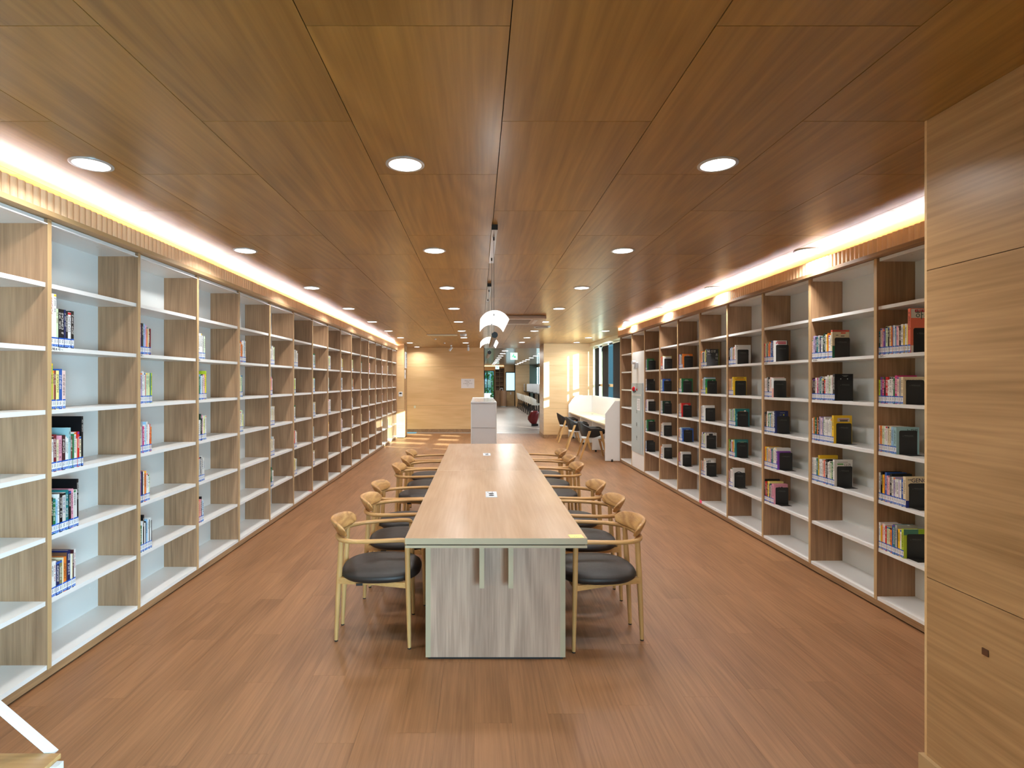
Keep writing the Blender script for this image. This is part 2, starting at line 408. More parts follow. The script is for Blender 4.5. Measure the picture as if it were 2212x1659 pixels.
for i, (a, b, lab) in enumerate(((15.33, 15.84, 'dark navy roller blind hanging beside the far pier'), (14.23, 14.89, 'dark navy roller blind second from the far pier'),
                                 (13.06, 13.72, 'dark navy roller blind next to the tall bookcase end'), (11.95, 12.58, 'dark navy roller blind hidden behind the bookcase end'))):  # last blind is out of view, put back to hold off the sun
    t = thing('roller_blind', lab, 'blind', (XW - .07, (a + b) / 2, 2.62), group='navy blinds at the corner windows')
    h = (b - a) / 2
    bx(-.004, .004, -h, h, -2.1, -.02).build('fabric', M_navy, t); MB().tube([(0, -h, -.0), (0, h, -.0)], .022).build('roller', M_alu, t, smooth=True, shadeang=40)
    bx(-.01, .01, -h, h, -2.125, -2.1).build('bottom_bar', M_alu, t)
# what the windows look out on, then two walls added to block the suns
bd = thing('outside_building', 'pale blue grey building with window bands seen through the corner windows', 'building', (16, 60, -.1))
bx(-10, 16, 0, 12, 0, 16).build('wall', M_concrete, bd)
for fl in range(4):
    for j in range(6): bx(-9 + j * 4.2, -9 + j * 4.2 + 3, -.05, 0, 1.2 + fl * 3.8, 3.2 + fl * 3.8).build('window', M_bglass, bd)
struct(bx(8, 8.3, -26, 7.25, -.1, 5), 'sun_blocker_south', M_concrete)  # added wall, keeps both suns out of the rear windows
struct(bx(8, 8.3, 14.6, 44, -.1, 5), 'sun_blocker_north', M_concrete)  # added wall, keeps the second sun out of the hall windows
tag(bx(3.7, 120, -60, 140, -.3, -.1).build('paved_yard', M_ground), kind='structure')

# ------------------------------------------------------------------ bookcases
SH = [.084 + .352 * k for k in range(8)]          # shelf top heights, the last is the top board
T = .028; DEP = .29
WL_, WR_ = .80, .795
YL0, YR0 = 3.028, 3.994
def face_box(mb, side, d0, d1, y0, y1, z0, z1, col=None):
    """d = distance behind the front plane"""
    if side == 'L': return mb.box(XL - d1, XL - d0, y0, y1, z0, z1, col)
    return mb.box(XR + d0, XR + d1, y0, y1, z0, z1, col)
def bookcase(side, ya, yb, label, group, first_panel=False, closed=False, openback=None):
    y0, y1 = ya + T / 2, yb - T / 2
    X = XL if side == 'L' else XR
    t = thing('bookcase', label, 'bookcase', (X, ya, 0), group=group)
    def P(mb, name, m, **k):
        o = mb.build(name, m, t, **k); o.location = (-X, -ya, 0); return o
    def side_panel(y):
        m_ = MB(); face_box(m_, side, .0015, DEP, y - T / 2, y + T / 2, .059, SH[7]); o = P(m_, 'side_panel', M_case)
        e_ = MB(); face_box(e_, side, 0, .0015, y - T / 2, y + T / 2, .059, SH[7]); e = e_.build('edge_band', M_edge, o)
    side_panel(yb)
    if first_panel: side_panel(ya)
    m_ = MB(); face_box(m_, side, DEP - .01, DEP, y0, y1, .06, SH[7]); P(m_, 'back_panel', M_wback)
    for k in range(8):
        if closed and 0 < k < 6: continue
        m_ = MB(); rec = .004 if k in (0,) else .012
        if k == 7: rec = .02
        face_box(m_, side, rec, DEP - .01, y0 + .0005, y1 - .0005, SH[k] - .0245, SH[k]); P(m_, 'shelf', M_white)
    if side == 'L':
        m_ = MB(); face_box(m_, side, -.001, .02, y0, y1, SH[7] - .0305, SH[7] - .0248); P(m_, 'shelf_trim', mat('bright_strip', (250, 250, 250), .15))
    m_ = MB(); face_box(m_, side, .006, .03, ya, yb, .012, .059); P(m_, 'plinth', M_caseY)
    m_ = MB(); face_box(m_, side, .02, .05, ya, yb, 0, .012); P(m_, 'plinth_gap', M_dark)  # dark strip: recess shadow under the plinth put into the colour
    if closed:
        m_ = MB(); face_box(m_, side, .002, .02, y0 + .002, y1 - .002, SH[0] + .001, 1.50); P(m_, 'lower_door', M_white)
        m_ = MB(); face_box(m_, side, .002, .02, y0 + .002, y1 - .002, 1.504, SH[6] - .026); P(m_, 'upper_door', M_white)
    return t
NL = 17; NR = 9
for n in range(-2, 16):
    lab = {-2: 'empty walnut bookcase unit with white shelves at the very near end opposite the fire cabinet',
           -1: 'walnut and white bookcase unit without any books before the first filled bay'}.get(n) or f'walnut bookcase unit with white shelves, {ORD[n]} filled bay opposite the fire cabinet wall'
    bookcase('L', YL0 + n * WL_, YL0 + (n + 1) * WL_, lab, 'bookcase units on the long wall opposite', first_panel=(n == -2))
for n in range(-2, 9):
    if n == 7: lab = 'bookcase unit closed by white doors behind the steel fire cabinet'
    elif n == 8: lab = 'narrow looking empty bookcase unit between white doors and the window corner'
    elif n == -2: lab = 'bookcase unit hidden beside the oak pier'
    else: lab = f'walnut bookcase unit with black bookends, {ORD[n + 1]} bay from the near oak pier'
    bookcase('R', YR0 + n * WR_, YR0 + (n + 1) * WR_, lab, 'bookcase units on the fire cabinet wall', first_panel=(n == -2), closed=(n == 7))
# end panels
e_ = MB(); e_.box(XL - DEP, XL + .004, 15.842, 15.888, 0, SH[7]); tag(e_.build('trim_4', M_case), kind='structure')
e_ = MB(); e_.box(XR - .004, XR + DEP, 11.164, 11.20, 0, SH[7]); tag(e_.build('trim_5', M_case), kind='structure')
# class number printed on shelf fronts
for (s, n, tx) in (('L', 0, '598.4 사 ~'), ('L', 1, '570 ~'), ('L', 2, '520 ~'), ('L', 3, '517 ~'), ('R', -1, '515 ~'), ('R', 0, '513.8 ~'), ('R', 1, '512 ~'), ('R', 2, '511 ~'), ('R', 3, '510 ~')):
    if s == 'L': o = text(tx, .021, (XL - .0115, YL0 + n * WL_ + T / 2 + .008, SH[5] - .012), '+X', M_ink, align='LEFT', name='shelf_number')
    else: o = text(tx, .021, (XR + .0115, YR0 + (n + 1) * WR_ - T / 2 - .02, SH[5] - .012), '-X', M_ink, align='LEFT', name='shelf_number')
    tag(o, f'black class number printed on the second shelf edge of the {ORD[n + (0 if s == "L" else 1)]} bay ' + ('opposite' if s == 'L' else 'by the pier'), 'lettering', 'class numbers on shelf edges')

# cornice with slats and cove light
def cornice(side, y0, y1, nm):
    s = -1 if side == 'L' else 1
    xf = 2.33 if side == 'L' else 2.855
    def b(mb, x0, x1, ya, yb, z0, z1):
        a, c_ = sorted((s * x0, s * x1)); return mb.box(a, c_, ya, yb, z0, z1)
    root = struct(b(MB(), xf, xf + .36, y0, y1, SH[7] + .003, SH[7] + .030), nm, M_edge if side == 'L' else M_caseY)
    b(MB(), xf + .035, xf + .045, y0, y1, SH[7] + .030, 2.676).build('backing', M_caseY, root)
    n = int((y1 - y0) / .048)
    prof = [(0, .034)] + [(.024 - .024 * math.cos(math.pi * (j / 8 - .5) * 1.0) * 1.0, 0) for j in range(0)]
    m_ = MB(); pts = []
    for j in range(7):
        u = -1 + 2 * j / 6; pts.append((.0235 * u, .012 * u * u))
    prof = [(xf + .006 + p[1], p[0]) for p in pts] + [(xf + .034, .0235), (xf + .034, -.0235)]
    prof = [(s * a, c_) for a, c_ in prof]
    m_.extr(prof, SH[7] + .0305, 2.682, 'Z')
    o0 = m_.build('slat', M_slat, root); ys = [y0 + .024 + i * .048 for i in range(n)]
    for i, yy in enumerate(ys):
        if i == 0: o0.location = (0, yy, 0); continue
        o = bpy.data.objects.new('slat', o0.data); C.objects.link(o); o.parent = root; o.location = (0, yy, 0)
    # LED strip behind the slats
    lx = xf + .105
    b(MB(), lx - .006, lx + .006, y0 + .02, y1 - .02, 2.660, 2.664).build('led_strip', M_led, root)
    area('cove_light', (s * lx, (y0 + y1) / 2, 2.668), (0, 0, 1), .03, y1 - y0 - .05, 8.5 * (y1 - y0), (1, .90, .94), parent=root)
    return root
cornice('L', 1.44, 15.888, 'trim_cornice_left')
cornice('R', 2.404, 11.2, 'trim_cornice_right')
struct(bx(2.855, 3.2, 11.185, 11.2, SH[7] + .03, CEIL - .002), 'trim_6', M_slat)

# ------------------------------------------------------------------ books
CL = {'W': (232, 232, 230), 'w': (212, 210, 204), 'g': (168, 170, 174), 'K': (16, 16, 18), 'k': (56, 56, 58), 'N': (26, 36, 84), 'B': (40, 88, 170), 'b': (150, 192, 224),
      'T': (22, 118, 122), 't': (150, 190, 196), 'G': (24, 112, 62), 'l': (184, 208, 50), 'e': (204, 222, 184), 'Y': (242, 200, 44), 'y': (240, 230, 150), 'O': (232, 126, 40),
      'R': (204, 34, 34), 'D': (112, 24, 36), 'C': (238, 124, 96), 'P': (226, 156, 176), 'p': (236, 206, 200), 'M': (200, 44, 120), 'V': (108, 54, 150), 'v': (184, 168, 210),
      'm': (64, 30, 36), 'n': (104, 70, 50), 'c': (226, 212, 178), 'a': (206, 160, 118), 'o': (122, 122, 80), 'd': (18, 60, 46)}
CN = dict(W='white', w='off-white', g='light grey', K='black', k='charcoal', N='navy', B='blue', b='light blue', T='teal', t='pale teal', G='green', l='lime', e='pale green', Y='yellow',
          y='pale yellow', O='orange', R='red', D='dark red', C='coral', P='pink', p='pale pink', M='magenta', V='purple', v='lavender', m='maroon', n='brown', c='cream', a='tan', o='olive', d='dark green')
# rows counted from the top book row (1) down; tokens: colour, thickness in mm, height in cm
LROWS = {
 (0, 1): 'W3230 W1830 e1622 K1822 K2222 N1322 K1621 W2421 K2022',
 (0, 2): 'l2426 a1222 D1222 y2022 B2423 p2322',
 (0, 3): 'W1621 W1420 D2221 c1418 P2420 m2420 W1219 W1318 t1624 n1519 G1020 W1621 c1017 R1521 c1618 K1430',
 (0, 4): 'b0819 K1821 G2020 b1219 W1422 K2022 w2622 T2223 K1822 P1823 w1822 W0922 K1428',
 (0, 5): 'O1620 W1620 W1620 N2419 o2019 c0920 O2020 n0822 N2223 W0920 c0820 m1122 W1422',
 (1, 1): 'W1421 V1421 K1022 k1422 b1422 v1221 P1021 O1420 c1019 n1419 D1019',
 (1, 2): 'M1421 v2622 W2023 W1422 R0821 e1622 e1622 y1422 T0922 l1622',
 (1, 3): 'l1619 w1619 g1422 M1419 W1620 b0822 W1622 p1020 W1020 R1220 O1218',
 (1, 4): 'M1418 V1623 N1022 k0922 W1422 O1822 p0922 W1220 W1219 e1219',
 (1, 5): 'K0919 O1017 G1819 W1022 K1626 W1020 K0921 b2022 W1422 K1021 W1322 K0920',
 (2, 1): 'w1220 w1020 W2222 W1822 W1822 W1220 d1020 W1620 e1220',
 (2, 2): 'K0918 p1216 T1220 G1420 b2022 W1421 K1022 W1621 P1022 c1020 Y1022 l1425',
 (2, 3): 'l1217 N1418 W1417 W1018 d1823 K1019 P1022 W1621 y1420 e1221 W1621',
 (2, 4): 'W1221 w1621 w1421 g1820 K0921 w1222 g1022 W1220 w1420',
 (2, 5): 'w1020 P1220 W1019 C1020 c1018 P1020 K1222 W1320 b1018 W1018',
}
RROWS = {   # last token = the face-out book; then cover width in cm, bookend
 (-1, 1): ('d1417 p1619 P1219 V1418 B0819 e1920 K1219 c1620 O1419 B0920 W1220 b1219 P1419 p1018 K1819 W1820 Y1219 W1620 y1019 C2230', 21, 1),
 (-1, 2): ('l1417 V1619 M1819 K1419 R2219 W1417 W2019 W1419 G1418 M2220 p1619 g1418 c2019', 16, 1),
 (-1, 3): ('p1119 O1419 c1219 e1219 W1619 W1619 c1619 c1619 b2019 t2619', 16, 1),
 (-1, 4): ('w1620 K1621 Y1419 O1019 B1821 P1219 p1418 K1821 w1619 v1619 W1218 W1618 v1017 W1418 B1619 c2421', 22, 1),
 (-1, 5): ('W1619 Y1017 O0918 p1219 W1219 R1418 e1218 c1818 O1618 B1020 T1821 g1821 K0918 Y1619 W1419 l2020', 21, 1),
 (0, 1): ('p1417 v2420 N2219 T2019 w2020 N1819 W2219 d1620 d1821 W1620 Y1220 O1221 W1819 W1219 c1623', 14, 1),
 (0, 2): ('m1419 K2418 p1419 W1219 M1619 g2219 T2020 W1420 K2218 R1817 W2220 w2021 e2020 W1621 w1621 K2422', 15, 1),
 (0, 3): ('W1419 O1620 G2020 d1420 O1420 K1620 v1821 p1620 v1820 G1018 W1821 W1819 w1619 W1419 W1820 w1620 Y2223', 15, 1),
 (0, 4): ('w1820 W1820 W2020 T2220 Y2023 W1820 W1820 p2019 C1620 W1019 K2221 W1819 w1820 e1620 G1620 W1822', 15, 1),
 (1, 1): ('R1419 e1219 e1219 d1819 W1219 O2020 C1418 b1819 B2021 N1421 W1421', 13, 1),
 (1, 2): ('W1419 p1419 W1419 g1820 K2420 W1418 p1620 W1419', 14, 1),
 (1, 3): ('k1620 k1018 a2019 W1621 G2019 e1418 b1618 N1017 c1619 K1020 W1821 N2022', 13, 1),
 (1, 4): ('O1420 Y2220 B1619 c2020 O1418 c1619 P1218 V1219 T1619 G1220 w1820 W1821 W2021 V2018', 13, 1),
 (1, 5): ('K1422 R2220 K2019 Y1821 y1221 N2019 c1418 V1219 P1020 P2020', 14, 1),
 (2, 1): ('K2019 k1420 W2019 b1420 V1619 c1819 G1018 C1620 p1220 W2222', 17, 1),
 (2, 2): ('a1619 a1619 a1619 a1619 K0819 w1020 Y2421', 15, 1),
 (2, 3): ('p1419 w1619 W1418 G1819 e1418 c1219 B1219 b1420 y1020 l1220 T2020', 16, 1),
 (2, 4): ('l1219 G1619 d1418 k1419 W2019 R1417 O1017 l1419 Y1019 T2020', 15, 1),
 (2, 5): ('p1218 D1619 W1820 W2220 W2222', 14, 1),
 (3, 1): ('O1420 p2018 W1419 K2018 b1018 T1819 p1619 w1420 l1621 k2422', 16, 0),
 (3, 2): ('O1619 K1018 c1619 a1418 W1620 T1420 b1221 W1620 G2019', 13, 1),
 (3, 3): ('W1419 g1219 P1017 W1620 w1820 W1620', 14, 1),
 (3, 4): ('k0815 e1417 W1820 v1420 N1620 W1218 l1219 w2220', 15, 1),
 (3, 5): ('c1418 N1418 W1218 O1618 W1418 m0818 w2022 W2220', 12, 1),
 (4, 1): ('V1419 v1620 M0819 W1819 t1419 T1619 P1018 c1418 k1018 O2220', 14, 1),
 (4, 2): ('K1617 c1218 Y1820 k1018 p1219 W1620 G2020', 16, 1),
 (4, 3): ('W2018 K1218 W1219 a2020 p1618 R2020', 13, 1),
 (4, 4): ('g1419 O1617 W1819 c1620 b1620 b1419 g1019 B2219', 16, 1),
 (4, 5): ('P1418 D1219 R1418 c2020 N1018 W2020', 14, 1),
 (5, 1): ('c1018 C2620 C2620 C1820 y1221 W1420', 13, 1),
 (5, 2): ('b1419 e1819 t1619 y1219 B2220', 13, 1),
 (5, 3): ('W2220 K1620 W1420 g1220 d2220', 13, 1),
 (5, 4): ('a1419 k1218 W1419 c1219 w1419 w2221', 14, 1),
 (5, 5): ('O1818 W1417 g1418 W1618 c1218 w2422', 14, 1),
 (6, 1): ('k1217 g1618 v1418 b1219 v1618 G2020', 12, 1),
 (6, 2): ('c1420 K0819 W1620 W1420 K2020', 12, 1),
 (6, 3): ('g1618 v1619 k1619 P1419 W2420', 12, 1),
 (6, 4): ('W1618 g1618 W1619 G1620 G2020', 12, 1),
 (6, 5): ('g1417 b1418 W1418 K2219', 12, 1),
}
ALL = []
def parse(s):
    return [(t[0], int(t[1:3]) / 1000, int(t[3:5]) / 100) for t in s.split()]
rnd = random.Random(11)
for n in range(0, 16):
    for r in range(1, 6):
        if (n, r) in LROWS: toks = parse(LROWS[(n, r)])
        else:
            if n == 3 and r > 3: continue
            if n in (7, 11, 15) and r == 5: continue
            k = rnd.randint(5, 9); pal = 'WWWWwwwgcyepbWWwWWwccPKNYOTRGl'
            if (n, r) in ((5, 2), (8, 1)): pal = 'YYlGlYWW'
            toks = [(rnd.choice(pal), rnd.choice((.014, .018, .022, .026)), rnd.choice((.18, .19, .2, .21, .22))) for _ in range(k)]
        y = YL0 + n * WL_ + T / 2 + .002
        for i, (c, t_, h) in enumerate(toks):
            ALL.append(dict(side='L', n=n, r=r, i=i, c=c, t=t_, h=h, y=y, d=min(h * .68, .2), face=False, cw=None)); y += t_ + .0006
for (n, r), (s, cw, be) in RROWS.items():
    toks = parse(s); y = YR0 + (n + 1) * WR_ - T / 2 - .002
    for i, (c, t_, h) in enumerate(toks):
        last = i == len(toks) - 1
        ALL.append(dict(side='R', n=n, r=r, i=i, c=c, t=t_, h=h, y=y, d=(cw / 100 if last else min(h * .68, .2)), face=last, cw=cw, be=be)); y -= t_ + .0006
def seen(b):
    Y = b['y']; s = 1180 / Y
    e = b['t'] * 1180 * (2.378 if b['side'] == 'L' else 2.9) / Y ** 2 * b['h'] * s
    if b['face']: e += b['d'] * s * b['h'] * s
    return -e
ALL.sort(key=seen)
def bookmesh(b, mb, off=None):
    pass
def lum(c): return .3 * c[0] + .6 * c[1] + .1 * c[2]
def glyphs(mb, x, y, z, w_, h_, col, rn, plane='spine'):
    """one small block letter made of strokes (spines: strokes lie on the y=y plane)"""
    e = .0005
    k = rn.randint(0, 3)
    def q(a, b_, c_, d_):
        if plane == 'spine': mb.quad([(x + a * w_, y - e, z + c_ * h_), (x + b_ * w_, y - e, z + c_ * h_), (x + b_ * w_, y - e, z + d_ * h_), (x + a * w_, y - e, z + d_ * h_)], col)
        else: mb.quad([(x + e, y + a * w_, z + c_ * h_), (x + e, y + b_ * w_, z + c_ * h_), (x + e, y + b_ * w_, z + d_ * h_), (x + e, y + a * w_, z + d_ * h_)], col)
    if k == 0: q(0, .18, 0, 1); q(.18, .6, 0, .2); q(.78, 1, 0, 1)
    elif k == 1: q(0, .65, .8, 1); q(0, .18, .3, 1); q(0, .65, .3, .48); q(.8, 1, 0, 1)
    elif k == 2: q(.1, .9, .8, 1); q(.1, .9, .42, .58); q(0, 1, .05, .2); q(.42, .58, .2, .42)
    else: q(.42, .6, .2, 1); q(0, 1, .0, .2); q(.1, .4, .55, .75)
def stickers(mb, t_, y0=0., x0=0., zo=0.):
    """blue and white call-number label on the spine"""
    B1 = lin((28, 92, 190)); W1 = lin((236, 238, 244)); e = .0007
    a, b_ = x0 + .0004, x0 + t_ - .0004
    def q(xa, xb, za, zb, c, ee=e): mb.quad([(xa, y0 - ee, zo + za), (xb, y0 - ee, zo + za), (xb, y0 - ee, zo + zb), (xa, y0 - ee, zo + zb)], c)
    q(a, b_, .004, .0165, B1); q(a, b_, .0165, .048, W1); q(a, b_, .048, .056, B1)
    w_ = b_ - a
    for zz, ww in ((.040, .5), (.035, .35), (.030, .5), (.0255, .3)):
        q(a + w_ * .25, a + w_ * (.25 + ww), zz, zz + .0025, lin((70, 70, 84)), e + .0004)
    q(a + w_ * .2, a + w_ * .8, .008, .012, lin((170, 200, 235)), e + .0004)
IND = ALL[:318]; REST = ALL[318:]
def cover_boxes(mb, t_, d, h, col, c=.0016, x0=0, y0=0, z0=0, back=None):
    mb.box(x0, x0 + t_, y0, y0 + c, z0, z0 + h, col)
    mb.box(x0, x0 + c, y0 + c, y0 + d, z0, z0 + h, col); mb.box(x0 + t_ - c, x0 + t_, y0 + c, y0 + d, z0, z0 + h, back or col)
def bookloc(b):
    z = SH[6 - b['r']]
    if b['side'] == 'L': return (XL - .014 - (b['i'] * 7 % 5) * .0006, b['y'], z), R(90)
    return (XR + .014 + (b['i'] * 7 % 5) * .0006, b['y'], z), R(-90)
ROWN = {1: 'top', 2: 'second', 3: 'third', 4: 'fourth', 5: 'lowest'}
for b in IND:
    rn = random.Random(b['n'] * 1000 + b['r'] * 50 + b['i'] + (7 if b['side'] == 'L' else 0))
    loc, rz = bookloc(b); t_, h, d = b['t'], b['h'], b['d']; cc = lin(CL[b['c']])
    bay = ORD[b['n']] if b['side'] == 'L' else ORD[b['n'] + 1]
    wall = f'{bay} bay opposite the fire cabinet wall' if b['side'] == 'L' else f'{bay} bay on the fire cabinet wall'
    lab = f"{CN[b['c']]} book, {ORD[b['i']] if b['i'] < 19 else 'last'} along the {ROWN[b['r']]} row, {wall}"
    if b['face']: lab = f"{CN[b['c']]} book showing its front cover, {ROWN[b['r']]} row, {wall}"
    g = f"books on the {ROWN[b['r']]} row of the {wall}"
    t = thing('book', lab, 'book', loc, rz, g)
    m_ = MB(); cover_boxes(m_, t_, d, h, cc); m_.build('cover', M_print, t, nofix=True)
    MB().box(.0017, t_ - .0017, .0017, d - .004, .002, h - .003).build('pages', M_page, t, nofix=True)
    m_ = MB(); stickers(m_, t_); m_.build('call_number_label', M_print, t, nofix=True)
    # title lettering down the spine
    ink = lin((30, 30, 34)) if lum(cc) > .22 else lin((228, 226, 220))
    if b['c'] in 'WwcepyP' and rn.random() < .35: ink = lin(rn.choice(((170, 40, 50), (40, 70, 140), (60, 110, 70), (120, 90, 60))))
    m_ = MB(); s = min(t_ * .62, .013) ; z = h - .02 - s; kk = rn.randint(6, 11)
    if t_ > .01:
        for j in range(kk):
            if z < .07: break
            if rn.random() < .88: glyphs(m_, t_ / 2 - s / 2, 0, z, s, s * .85, ink, rn)
            z -= s * 1.05
        if rn.random() < .3: m_.quad([(0.0004, -.0003, h - .014), (t_ - .0004, -.0003, h - .014), (t_ - .0004, -.0003, h - .002), (.0004, -.0003, h - .002)], lin(CL[rn.choice('RBTYKGOV')]))
        if m_.f: m_.build('title', M_print, t, nofix=True)
    b['obj'] = t
# the rest of the books, too small to pick apart: joined
rm = MB(); rp = MB()
for b in REST:
    t_, h, d = b['t'], b['h'], b['d']; cc = lin(CL[b['c']])
    loc, rz = bookloc(b); q = MB()
    cover_boxes(q, t_, d, h, cc); q.box(.0017, t_ - .0017, .0017, d - .004, .002, h - .003, lin((228, 222, 208))); stickers(q, t_)
    ink = lin((60, 60, 64)) if lum(cc) > .22 else lin((210, 208, 200))
    for j in range(5): q.quad([(t_ * .3, -.0005, h - .035 - j * .016), (t_ * .7, -.0005, h - .035 - j * .016), (t_ * .7, -.0005, h - .025 - j * .016), (t_ * .3, -.0005, h - .025 - j * .016)], ink)
    n0 = len(rm.v); cs, sn = math.cos(rz), math.sin(rz)
    rm.v += [(loc[0] + v[0] * cs - v[1] * sn, loc[1] + v[0] * sn + v[1] * cs, loc[2] + v[2]) for v in q.v]
    rm.f += [tuple(n0 + i for i in f) for f in q.f]; rm.c += q.c; rm.m += q.m
tag(rm.build('books', M_print, nofix=True), 'the many small labelled books in the distant bays of both long bookcases', 'books', kind='stuff')
# bookends and printed covers on the fire cabinet wall
be0 = None
for (n, r), (s, cw, be) in sorted(RROWS.items(), key=lambda q: (q[0][0], q[0][1])):
    toks = parse(s); tot = sum(t_ + .0006 for c, t_, h in toks); yb = YR0 + (n + 1) * WR_ - T / 2 - .002 - tot
    if be:
        lab = f'black metal bookend closing the {ROWN[r]} row, {ORD[n + 1]} bay on the fire cabinet wall'
        if be0 is None:
            t = thing('bookend', lab, 'bookend', (XR + .035, yb, SH[6 - r]), R(-90), 'black bookends on the fire cabinet wall')
            pf = [(0, 0), (.125, 0), (.125, .155)] + [(.125 - .012 + .012 * math.cos(a), .155 + .012 * math.sin(a)) for a in (R(30), R(60), R(90))] + [(.012 - .012 * math.sin(a), .155 + .012 * math.cos(a)) for a in (0, R(30), R(60), R(90))]
            MB().extr(pf, .0005, .0022, 'X').build('plate', M_bend, t)
            MB().box(.0022, .085, .01, .115, 0, .0015).build('foot', M_bend, t)
            m_ = MB(); rn = random.Random(3)
            m_.quad([(.0027, .022, .126), (.0027, .029, .126), (.0027, .0255, .134), ], lin((90, 90, 86)))
            for j in range(7): glyphs(m_, .0022, .035 + j * .0092, .127, .0072, .008, lin((110, 110, 104)), rn, 'x')
            m_.box(.0026, .0028, .035, .098, .1215, .1228, lin((66, 66, 62)))
            m_.build('lettering', M_print, t, nofix=True); be0 = t
            # the foot lies under nothing here: it stands free on the shelf in front of the row
            tbl = {}
            for q in bpy.data.objects:
                if q.parent: tbl.setdefault(q.parent.name, []).append(q)
        else:
            t = copy_tree(be0, None, tbl); t['label'] = lab; t.location = (XR + .035, yb, SH[6 - r])
# cover prints
byk = {(b['n'], b['r']): b for b in IND if b['side'] == 'R' and b['face']}
def cprint(n, r, items=(), texts=()):
    """flat print on the front cover: (y0,y1,z0,z1,colour) rectangles and (text,size,y,z,colour) words"""
    b = byk.get((n, r))
    if not b: return
    t = b['obj']; x = b['t']
    if items:
        m_ = MB()
        for k, (a, c_, z0, z1, col_) in enumerate(items):
            e = x + .0003 + .00012 * k
            m_.quad([(e, a, z0), (e, c_, z0), (e, c_, z1), (e, a, z1)], lin(col_))
        m_.build('cover_print', M_print, t, nofix=True)
    for (s, size, yy, zz, col_, al) in texts:
        o = text(s, size, (x + .0012, yy, zz), '+X', mat('ink_%d_%d_%d' % col_, col_, .6), t, name='cover_title', align=al, ext=.0002)
cprint(-1, 1, [(.004, .206, .235, .296, (235, 232, 226)), (.03, .206, .275, .292, (190, 20, 60)), (.004, .206, .0, .05, (236, 232, 228))], [('하루', .062, .03, .25, (10, 90, 80), 'LEFT'), ('노벨상 수상자', .015, .035, .284, (250, 220, 220), 'LEFT')])
cprint(-1, 2, [(.03, .034, .05, .15, (70, 74, 60)), (.036, .044, .12, .13, (70, 74, 60)), (.022, .03, .09, .1, (70, 74, 60))], [("DOULA'S GUIDE", .016, .012, .165, (40, 36, 34), 'LEFT')])
cprint(-1, 3, [], [('노화의', .028, .15, .165, (20, 26, 28), 'RIGHT'), ('정체', .028, .138, .138, (20, 26, 28), 'RIGHT')])
cprint(-1, 4, [(.0, .22, .0, .048, (24, 40, 130))], [('GENOME', .040, .036, .185, (26, 26, 70), 'LEFT'), ('ODYSSEY', .040, .014, .15, (26, 26, 70), 'LEFT'), ('THE', .014, .012, .19, (26, 26, 70), 'LEFT'), ('게', .03, .02, .07, (40, 36, 40), 'LEFT')])
cprint(-1, 5, [(.0, .10, .16, .2, (70, 130, 110)), (.1, .21, .16, .2, (150, 190, 40)), (.145, .155, .172, .186, (230, 240, 220))], [('BIRDS', .022, .03, .18, (30, 60, 50), 'LEFT')][:0])
cprint(0, 1, [(.0, .14, .215, .23, (200, 70, 50)), (.0, .03, .0, .1, (20, 90, 60)), (.07, .11, .2, .21, (220, 70, 50)), (.03, .05, .185, .19, (60, 50, 40)), (.07, .1, .178, .184, (60, 50, 40))])
cprint(0, 2, [(.06, .11, .205, .208, (160, 160, 155)), (.07, .10, .198, .201, (160, 160, 155)), (.045, .053, .175, .183, (220, 220, 215)), (.1, .108, .175, .183, (220, 220, 215))])
cprint(0, 3, [(.03, .13, .18, .21, (216, 200, 196)), (.045, .12, .195, .2, (150, 40, 50)), (.05, .115, .182, .191, (30, 26, 24))])
cprint(0, 4, [(.03, .11, .198, .201, (90, 110, 90)), (.025, .075, .178, .19, (90, 160, 90)), (.12, .14, .03, .08, (80, 180, 70)), (.128, .145, .075, .09, (20, 90, 50))], [('다가', .03, .08, .175, (30, 30, 34), 'LEFT')])
cprint(1, 1, [(.03, .12, .19, .2, (200, 50, 80)), (.04, .12, .175, .185, (200, 50, 80)), (.02, .035, .18, .19, (200, 50, 80))])
cprint(1, 2, [(.0, .14, .0, .09, (226, 170, 160)), (.02, .05, .1, .103, (40, 36, 40))])
cprint(1, 3, [(.05, .1, .2, .203, (190, 190, 190)), (.08, .092, .175, .187, (210, 200, 40)), (.05, .053, .175, .185, (190, 190, 190)), (.06, .063, .175, .185, (190, 190, 190))])
cprint(1, 5, [(.02, .12, .18, .182, (150, 60, 80)), (.05, .06, .165, .172, (60, 20, 40)), (.07, .09, .165, .172, (60, 20, 40))])
cprint(2, 1, [(.12, .15, .11, .113, (80, 80, 84)), (.012, .02, .2, .204, (60, 60, 66))])
cprint(2, 2, [(.04, .12, .195, .2, (40, 30, 20)), (.02, .135, .178, .186, (200, 110, 30))])
cprint(2, 3, [(.05, .13, .02, .17, (232, 120, 50)), (.015, .028, .12, .14, (180, 220, 220)), (.015, .028, .08, .1, (180, 220, 220)), (.1, .118, .165, .183, (225, 225, 220))])
cprint(2, 4, [(.035, .13, .178, .181, (180, 200, 150)), (.06, .1, .168, .171, (180, 200, 150))])
b = byk.get((2, 5))
if b:
    m_ = MB(); x = b['t'] + .0012
    for j in range(22):
        a0, a1 = R(-10 + j * 9), R(-10 + (j + 1) * 9)
        m_.quad([(x, .07 - .05 * math.cos(a0), .13 + .05 * math.sin(a0)), (x, .07 - .05 * math.cos(a1), .13 + .05 * math.sin(a1)), (x, .07 - .042 * math.cos(a1), .13 + .042 * math.sin(a1)), (x, .07 - .042 * math.cos(a0), .13 + .042 * math.sin(a0))], lin((26, 28, 34)))
    m_.build('cover_print', M_print, b['obj'], nofix=True)
